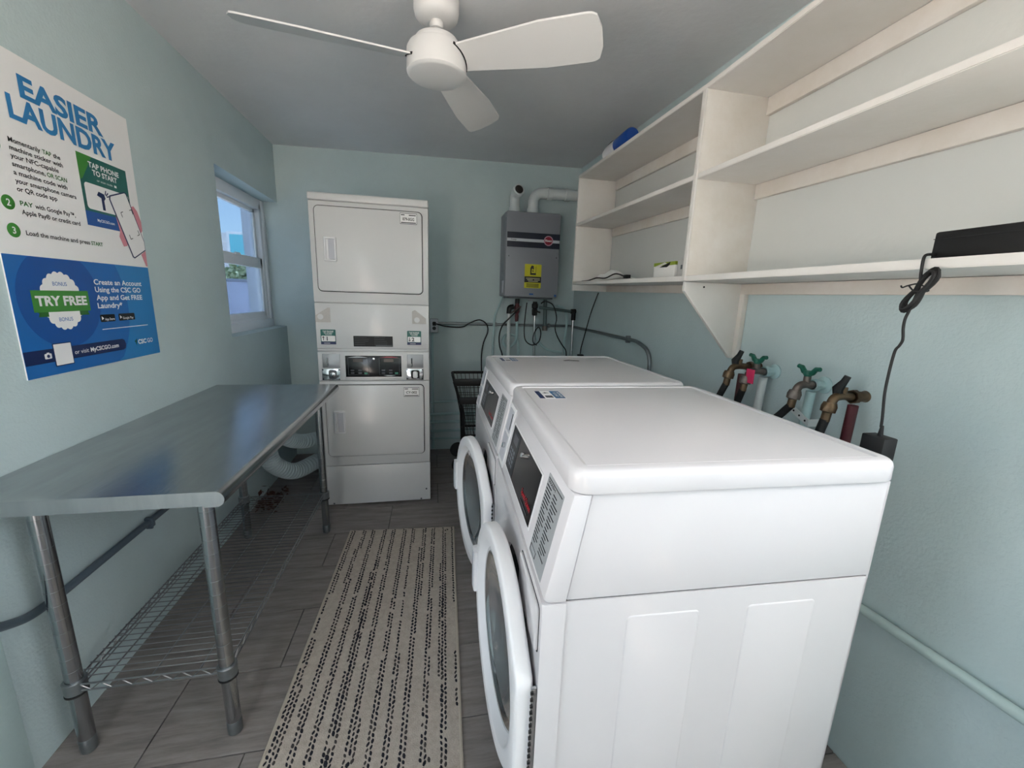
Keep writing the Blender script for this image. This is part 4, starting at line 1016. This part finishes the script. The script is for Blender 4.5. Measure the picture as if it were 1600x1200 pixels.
# vents on top of the heater (white pvc)
def elbow_pipe(name, pts, r, label, collars, mouth=None):
    P = [Vector(p) for p in pts]; t = tag(obj(name, tube(B(), P, r, 22), M_wpvc), label, 'pipe')
    for c, d in collars:
        c = Vector(c); d = Vector(d).normalized(); obj('collar', tube(B(), [c - d * .022, c - d * .020, c + d * .020, c + d * .022], [r, r + .006, r + .006, r], 22), M_wpvc, t)
    if mouth:
        c, d = Vector(mouth[0]), Vector(mouth[1]).normalized()
        obj('mouth_rim', tube(B(), [c - d * .03, c - d * .028, c, c + d * .001], [r, r + .007, r + .007, r * .86], 24), M_wpvc, t)
        obj('mouth_screen', tube(B(), [c + d * .0012, c + d * .003], r * .86, 24), mat('screen_dark', (58, 52, 50), .8, bump=.6, bscale=300), t)
    return t
elbow_pipe('intake_vent', fillet([(.668, 3.56, HZ1 + .001), (.668, 3.56, 2.262), (.684, 3.470, 2.285)], .075, 8), .040, 'short white elbow vent with dark screened mouth on top of the heater', [((.668, 3.56, 2.145), (0, 0, 1))], ((.684, 3.470, 2.285), (.016, -.09, .03)))
elbow_pipe('exhaust_vent', fillet([(.826, 3.56, HZ1 + .001), (.826, 3.56, 2.290), (1.272, 3.56, 2.298)], .10, 10), .043, 'white vent pipe bending from the heater top into the right wall', [((.826, 3.56, 2.145), (0, 0, 1)), ((.965, 3.56, 2.292), (1, 0, 0)), ((1.12, 3.56, 2.294), (1, 0, 0))])

# conduit across the back wall and along the right wall
c1 = fillet([(.04, 3.668, 1.186), (1.245, 3.668, 1.186), (1.262, 3.60, 1.184), (1.262, 2.36, 1.182), (1.262, 2.20, 1.13), (1.262, 2.19, .55)], .12, 8)
cc = tag(obj('metal_conduit', tube(B(), c1, .0115, 12), M_galv), 'galvanised conduit from the junction box across the back wall and round the corner', 'conduit')
bm = B()
for p in ((.55, 3.668, 1.186), (1.05, 3.668, 1.186)): box(bm, p[0] - .008, p[0] + .008, 3.655, 3.698, p[2] - .018, p[2] + .018, bev=.003)
box(bm, 1.250, 1.281, 2.50, 2.516, 1.158, 1.204, bev=.003)
islands('strap', bm, M_galv, cc)
jb = thing('junction_box', 'grey metal electrical junction box on the back wall beside the dryer', 'electrical box', (0.003, BW, 1.105))
obj('box_shell', bx(-.035, .035, -.055, -.001, 0, .12, bev=.004), M_galv, jb)
obj('cover', bx(-.032, .032, -.060, -.055, .004, .116, bev=.004), M_silver, jb)
bm = B(); 
for dz in (.038, .080): lathe(bm, [(.016, -.060), (.016, -.0615)], 16, (0, 0, dz), 'y')
islands('outlet_face', bm, M_ink, jb)
obj('plug', bx(-.014, .016, -.085, -.0615, .062, .094, bev=.003), M_blackm, jb)
tag(obj('drop_conduit', tube(B(), [(-.012, 3.684, 1.106), (-.012, 3.684, .02)], .0105, 12), M_pvc), 'aqua painted conduit dropping from the junction box to the floor', 'conduit')
tag(obj('heater_cord', tube(B(), spline([(.020, 3.604, 1.185), (.10, 3.606, 1.165), (.24, 3.62, 1.16), (.32, 3.63, 1.20), (.40, 3.63, 1.225), (.46, 3.63, 1.19), (.475, 3.64, 1.12), (.44, 3.65, 1.02), (.425, 3.66, .90), (.43, 3.66, .70)]), .0055, 8), M_rub), 'dark power cord looping from the junction box down the back wall', 'cord')
# low horizontal pipes on the back wall
for i, (z, r, dz, lb) in enumerate(((.467, .010, .02, 'thin'), (.351, .014, .01, 'thick'), (.276, .015, 0, 'thick'), (.188, .013, .004, 'thick'), (.112, .009, 0, 'thin'))):
    names = ['uppermost', 'second from top', 'middle', 'second from bottom', 'lowest']
    tag(obj('wall_pipe', tube(B(), [(-.05, BW - r - .003, z - dz * .3), (.5, BW - r - .003, z + dz)], r, 10), M_pvc), 'aqua painted horizontal pipe low on the back wall, %s of five' % names[i], 'pipe', 'painted pipes low on the back wall')

# plumbing under the heater
PYY = 3.56
def pipe(name, pts, r, m, label, cat='pipe', fil=.03, n=12): return tag(obj(name, tube(B(), fillet(pts, fil) if fil else pts, r, n), m), label, cat)
cp1 = pipe('supply_pipe', [(.650, PYY, 1.31), (.655, PYY, .5)], .016, M_wpvc, 'pale grey vertical pipe with black elbow under the heater', fil=0)
bm = tube(B(), fillet([(.648, PYY, 1.290), (.650, PYY, 1.345), (.688, PYY, 1.350)], .03), .022, 12); obj('elbow', bm, M_blackm, cp1)
rv = thing('relief_valve', 'dark red valve hanging under the heater casing', 'valve', (.720, PYY, 1.22))
obj('valve_body', lathe(B(), [(.010, 0), (.016, .01), (.018, .05), (.014, .07), (.024, .085), (.026, .13), (.018, .15), (.018, .195)], 14), M_redp, rv)
obj('valve_cap', lathe(B(), [(.02, .16), (.02, .195), (.018, .197), (.018, .2)], 12), M_blackm, rv)
obj('valve_lever', tube(B(), [(.03, -.02, .135), (-.06, -.03, .075)], .006, 8), M_bronze, rv)
tag(obj('drain_hose', tube(B(), spline([(.722, PYY, 1.235), (.725, PYY, 1.15), (.727, PYY + .02, 1.07), (.70, PYY + .04, 1.01), (.65, PYY + .055, .985), (.615, PYY + .06, 1.03), (.63, PYY + .06, 1.09), (.69, PYY + .06, 1.10), (.74, PYY + .05, 1.06), (.755, PYY + .045, .95), (.757, PYY + .045, .75)]), .012, 10), M_pvc), 'pale hose coiled in a loop under the red valve', 'hose')
iv = thing('isolation_valve', 'black service valve on the middle pipe under the heater', 'valve', (.880, PYY, 1.278))
obj('valve_body', lathe(B(), [(.016, 0), (.024, .006), (.026, .05), (.02, .06), (.028, .07), (.028, .10), (.02, .108), (.018, .122)], 14), M_blackm, iv)
obj('valve_lever', tube(B(), [(.0, -.02, .04), (.045, -.03, .03)], .007, 8), M_blackm, iv)
pipe('copper_riser', [(.882, PYY, 1.280), (.899, PYY, .5)], .012, M_chrome, 'bright metal riser pipe below the black service valve', fil=0)
gp = pipe('gas_pipe', [(.973, PYY, 1.422), (.980, PYY, 1.155)], .017, mat('gas_green', (92, 108, 108), .5, .5), 'dull grey gas stub pipe with capped end under the heater', fil=0)
obj('pipe_cap', lathe(B(), [(.024, 1.148), (.024, 1.185), (.018, 1.19)], 12, (.980, PYY, 0)), M_bronze, gp)
hp_ = pipe('cross_pipe', [(.912, PYY - .035, 1.352), (1.194, 3.50, 1.325)], .013, mat('gas_green', (92, 108, 108)), 'grey pipe crossing from the middle valve to the right hand riser', fil=0)
el = pipe('white_riser', [(1.222, 3.50, 1.26), (1.225, 3.50, .45)], .013, M_chrome, 'shiny white riser pipe with black tee in the back right corner', fil=0)
bm = tube(B(), [(1.222, 3.50, 1.248), (1.222, 3.50, 1.335)], .020, 12); tube(bm, [(1.196, 3.50, 1.325), (1.240, 3.50, 1.328)], .020, 12); obj('tee_fitting', bm, M_blackm, el)
fl = pipe('flexible_connector', [(.59, PYY + .05, 1.43), (.575, PYY + .06, 1.36), (.535, PYY + .08, 1.28), (.525, PYY + .09, 1.0), (.53, PYY + .09, .6)], .010, M_pvc, 'thin painted pipe descending from the left corner of the heater', fil=.05)
tag(obj('control_cable', tube(B(), spline([(.80, PYY - .03, 1.39), (.79, PYY - .03, 1.28), (.785, PYY - .03, 1.15), (.80, PYY - .035, 1.06), (.86, PYY - .04, 1.02), (.92, PYY - .04, 1.05), (.935, PYY - .04, 1.13), (.91, PYY - .045, 1.18), (.87, PYY - .05, 1.12), (.865, PYY - .05, 1.05), (.90, PYY - .05, 1.02)]), .005, 8), M_rub), 'black cable looping below the drain fitting of the heater', 'cable')
tag(obj('control_cable', tube(B(), spline([(.74, PYY - .035, 1.345), (.66, PYY - .04, 1.265), (.59, PYY - .04, 1.19), (.565, PYY - .02, 1.10), (.575, PYY, 1.0), (.60, PYY, .92), (.60, PYY, .8)]), .006, 8), M_rub), 'black cable slanting from the red valve to the left of the pipes', 'cable')
tag(obj('control_cable', tube(B(), spline([(.912, PYY - .085, 1.385), (.95, PYY - .09, 1.405), (1.02, PYY - .09, 1.375), (1.06, PYY - .085, 1.27), (1.055, PYY - .07, 1.18), (1.09, PYY - .04, 1.10), (1.15, PYY - .01, 1.02), (1.19, PYY, .97), (1.20, PYY, .9)]), .005, 8), M_rub), 'black cable slanting between the gas stub and the right hand riser', 'cable')
tag(obj('condensate_hose', tube(B(), spline([(.905, PYY + .03, 1.10), (.93, PYY + .03, 1.05), (1.0, PYY + .03, .985), (1.06, PYY + .02, .962), (1.11, PYY + .015, .955), (1.155, PYY + .01, .95)]), .012, 10), M_pvc), 'pale hose sweeping under the heater to the right corner', 'hose')
tag(obj('condensate_hose', tube(B(), spline([(1.10, PYY + .05, 1.37), (1.17, PYY + .05, 1.34), (1.20, PYY + .05, 1.25), (1.195, PYY + .05, 1.12), (1.185, PYY + .05, 1.0), (1.20, PYY + .05, .93)]), .012, 10), M_pvc), 'pale hose curving down beside the right hand riser', 'hose')
ov = thing('corner_valve', 'small dark valve with round handle low in the back right corner', 'valve', (1.262, 3.36, .92))
obj('valve_body', lathe(B(), [(.014, -.03), (.018, -.02), (.018, .02), (.012, .03)], 12, (0, 0, 0), 'y'), M_bronze, ov)
obj('handwheel', lathe(B(), [(.03, .028), (.032, .034), (.03, .04), (.01, .042)], 16), M_blackm, ov)
tag(obj('hanging_cord', tube(B(), spline([(1.274, 3.09, 1.488), (1.262, 3.095, 1.45), (1.236, 3.13, 1.32), (1.232, 3.22, 1.14), (1.240, 3.30, 1.03), (1.250, 3.34, .97)]), .0045, 8), M_rub), 'thin dark cord hanging from the shelf end down the right wall', 'cord')

# ------------------------------------------------------------------ laundry cart in the corner
ct = thing('basket_cart', 'black wire basket cart on wheels parked between dryer and washer', 'cart', (.155, 3.15, 0))
# local: x 0..0.42, y 0..0.34
def crt(x0, x1, y0, y1, z): return [(x0, y0, z), (x1, y0, z), (x1, y1, z), (x0, y1, z)]
bm = B(); top = crt(0, .44, 0, .36, .775); mid = crt(.035, .42, .02, .34, .60); low = crt(.09, .40, .05, .31, .30)
for r_, q in ((.012, top), (.010, low)): tube(bm, fillet([*q, q[0]], .02), r_, 8)
obj('basket_rim', bm, M_blackm, ct)
bm = box(B(), .0, .44, -.012, .004, .735, .79, bev=.006); box(bm, .045, .43, .012, .026, .575, .635, bev=.006)
obj('handle_bar', bm, M_blackm, ct)
bm = B()
for k in range(13):
    t = k / 12
    for a_, b2 in (((0, 0), (.09, .05)), ((0, .36), (.09, .31))):
        tube(bm, [(0 + .44 * t, a_[1], .775), (.09 + .31 * t, b2[1], .30)], .0026, 5)
for k in range(9):
    t = k / 8; tube(bm, [(0, .36 * t, .775), (.09, .05 + .26 * t, .30)], .0026, 5); tube(bm, [(.44, .36 * t, .775), (.40, .05 + .26 * t, .30)], .0026, 5)
for k in range(1, 8):
    t = k / 8; q = [tuple(Vector(a).lerp(Vector(b), t)) for a, b in zip(top, low)]; tube(bm, [*q, q[0]], .0026, 5)
for k in range(9): t = k / 8; tube(bm, [(.09 + .31 * t, .05, .30), (.09 + .31 * t, .31, .30)], .0026, 5)
stuff(obj('basket_mesh', bm, mat('dark_wire', (34, 36, 38), .45, .3), ct))
bm = B()
for y in (.03, .33): 
    tube(bm, fillet([(.0, y, .76), (.075, y, .50), (.085, y, .12), (.13, y, .075)], .05), .011, 8); tube(bm, [(.085, y, .12), (.40, y, .14)], .009, 8); tube(bm, [(.40, y, .30), (.40, y, .12)], .009, 8)
tube(bm, [(.085, .03, .13), (.085, .33, .13)], .009, 8); tube(bm, [(.40, .03, .14), (.40, .33, .14)], .009, 8)
obj('frame', bm, mat('dark_wire', (34, 36, 38)), ct)
bm = tube(B(), fillet([(.10, -.005, .20), (.16, -.006, .285), (.34, -.006, .30), (.42, -.005, .30)], .08), .006, 8); obj('chrome_rail', bm, M_chrome, ct)
for x, y in ((.05, .0), (.05, .345), (.40, .03), (.40, .33)):
    r_ = .068 if x < .2 else .05
    wl = obj('wheel', lathe(B(), [(r_ - .016, -.014), (r_ - .004, -.013), (r_, -.006), (r_, .006), (r_ - .004, .013), (r_ - .016, .014)], 26, (x, y, r_), 'y'), M_rub, ct)
    obj('hub', lathe(B(), [(r_ - .018, -.011), (r_ - .018, .011)], 22, (x, y, r_), 'y'), mat('hub_grey', (150, 152, 154), .5), wl)
    obj('fork', tube(B(), [(x, y, r_), (x + .03, y, .125)], .008, 8), M_blackm, ct)

# ------------------------------------------------------------------ right wall plumbing behind the washers
def faucet(name, y, z, label, handle, m_body, x_out, m_hose, hose_pts, hose_label, tagged=False):
    t = thing(name, label, 'faucet', (RW, y, z))
    obj('wall_flange', lathe(B(), [(.028, -.001), (.028, -.006), (.016, -.012)] if handle == 'wing' else [(.018, -.001), (.016, -.006)], 20, (0, 0, 0), 'x'), M_pvc if handle == 'wing' else m_body, t)
    bm = tube(B(), [(-.004, 0, 0), (-.05, 0, 0)], .016, 14); tube(bm, [(-.035, 0, 0), (-.05, 0, 0)], .021, 8)
    obj('wall_elbow', bm, M_pvc if handle == 'wing' else m_body, t)
    bm = tube(B(), fillet([(-.05, 0, 0), (-x_out + .03, 0, .004), (-x_out, -.002, .0), (-x_out - .010, -.002, -.026)], .018), .0125, 14)
    tube(bm, [(-x_out + .03, 0, .0), (-x_out + .03, 0, .03)], .011, 12)
    obj('valve_body', bm, m_body, t)
    n_ = Vector((-x_out - .011, -.002, -.028)); obj('hose_nut', tube(B(), [n_ + Vector((.001, 0, .012)), n_, n_ + Vector((-.003, 0, -.016)), n_ + Vector((-.003, 0, -.017))], [.017, .021, .020, .014], 10), m_body, t)
    obj('hose_ferrule', tube(B(), [n_ + Vector((-.003, 0, -.015)), n_ + Vector((-.007, 0, -.045))], .0125, 12), M_brass, t)
    hb = Vector((-x_out + .03, 0, .03))
    if handle == 'wing':
        bm = lathe(B(), [(.010, 0), (.014, .006), (.012, .018), (.001, .02)], 14, hb)
        for s in (-1, 1):
            tube(bm, [hb + Vector((0, 0, .008)), hb + Vector((0, s * .016, .014)), hb + Vector((0, s * .026, .027)), hb + Vector((0, s * .040, .029))], [.009, .009, .008, .007], 8)
        obj('handle', bm, M_green, t)
    else:
        bm = tube(B(), [hb + Vector((-.012, .004, -.022)), hb + Vector((-.014, .006, -.006)), hb + Vector((-.006, -.002, .016)), hb + Vector((-.002, -.007, .034))], [.013, .015, .010, .009], 10)
        obj('handle', bm, M_blackm, t)
    if tagged: obj('paper_tag', bx(-x_out - .020, -x_out - .018, -.048, -.010, -.038, .014), M_pink, t)
    tag(obj('water_hose', tube(B(), spline([Vector((RW, y, z)) + n_ + Vector((-.007, 0, -.04))] + [Vector(p) for p in hose_pts]), .0125, 12), m_hose), hose_label, 'hose', 'washer supply hoses')
    return t
faucet('hose_faucet', 1.315, 1.180, 'hose faucet with green wing handle and pink tag under the shelf bracket', 'wing', M_bronze, .115, M_rub, [(1.145, 1.328, 1.05), (1.13, 1.335, .96), (1.10, 1.345, .80)], 'black rubber hose below the pink tagged faucet', True)
faucet('hose_faucet', 1.108, 1.172, 'hose faucet with green wing handle beside the strapped pipe', 'wing', M_bronze, .105, M_rub, [(1.152, 1.125, 1.075), (1.125, 1.155, 1.01), (1.07, 1.20, .85)], 'black rubber hose curving away below the untagged green handled faucet')
faucet('hose_faucet', .975, 1.165, 'brass hose faucet with black lever above a dark red pipe', 'lever', M_brass, .115, M_rub, [(1.140, .980, 1.03), (1.13, .985, .96), (1.11, 1.0, .80)], 'black rubber hose with brass ferrule below the lever faucet by the red pipe')
faucet('hose_faucet', 1.395, 1.185, 'hose faucet with black lever tucked beside the bracket tip', 'lever', M_brass, .125, M_rub, [(1.128, 1.41, 1.06), (1.11, 1.43, .98), (1.08, 1.45, .82)], 'black rubber hose below the lever faucet beside the bracket tip')
pipe('painted_riser', [(1.235, 1.318, 1.158), (1.238, 1.345, .4)], .0155, M_wpvc, 'white painted riser pipe serving the pink tagged faucet', fil=0)
pr_ = pipe('painted_riser', [(1.236, 1.112, 1.150), (1.240, 1.150, .4)], .0145, M_pvc, 'aqua painted riser pipe held by a perforated strap', fil=0)
bm = B(); quadslab(bm, (1.219, 1.178, 1.078), (1.219, 1.085, 1.035), (1.219, 1.085, 1.060), (1.219, 1.178, 1.103), .0015, (-1, 0, 0)); box(bm, 1.219, 1.281, 1.084, 1.087, 1.036, 1.060)
so = obj('strap', bm, M_wpvc, pr_)
bm = B()
for k in range(4): lathe(bm, [(.0035, 0), (.0035, -.0008)], 10, (1.2172, 1.170 - k * .024, 1.086 - k * .011), 'x')
islands('strap_hole', bm, M_ink, so)
pipe('red_riser', [(1.200, .940, 1.148), (1.202, .955, .4)], .0135, M_redp, 'dark red riser pipe beside the brass lever faucet', fil=0)
pipe('red_riser', [(1.185, 1.372, 1.16), (1.19, 1.385, .4)], .0125, mat('dark_red_brown', (70, 34, 36), .5), 'dark brown riser pipe between the pink tag and the bracket tip', fil=0)
# low pipe on the right wall
tag(obj('wall_pipe', tube(B(), [(RW - .017, .34, .567), (RW - .017, .5, .558), (RW - .017, .86, .537), (RW - .017, 2.1, .48)], .014, 12), mat('pale_pipe', (186, 206, 204), .5)), 'pale pipe running low along the right wall behind the washers', 'pipe')
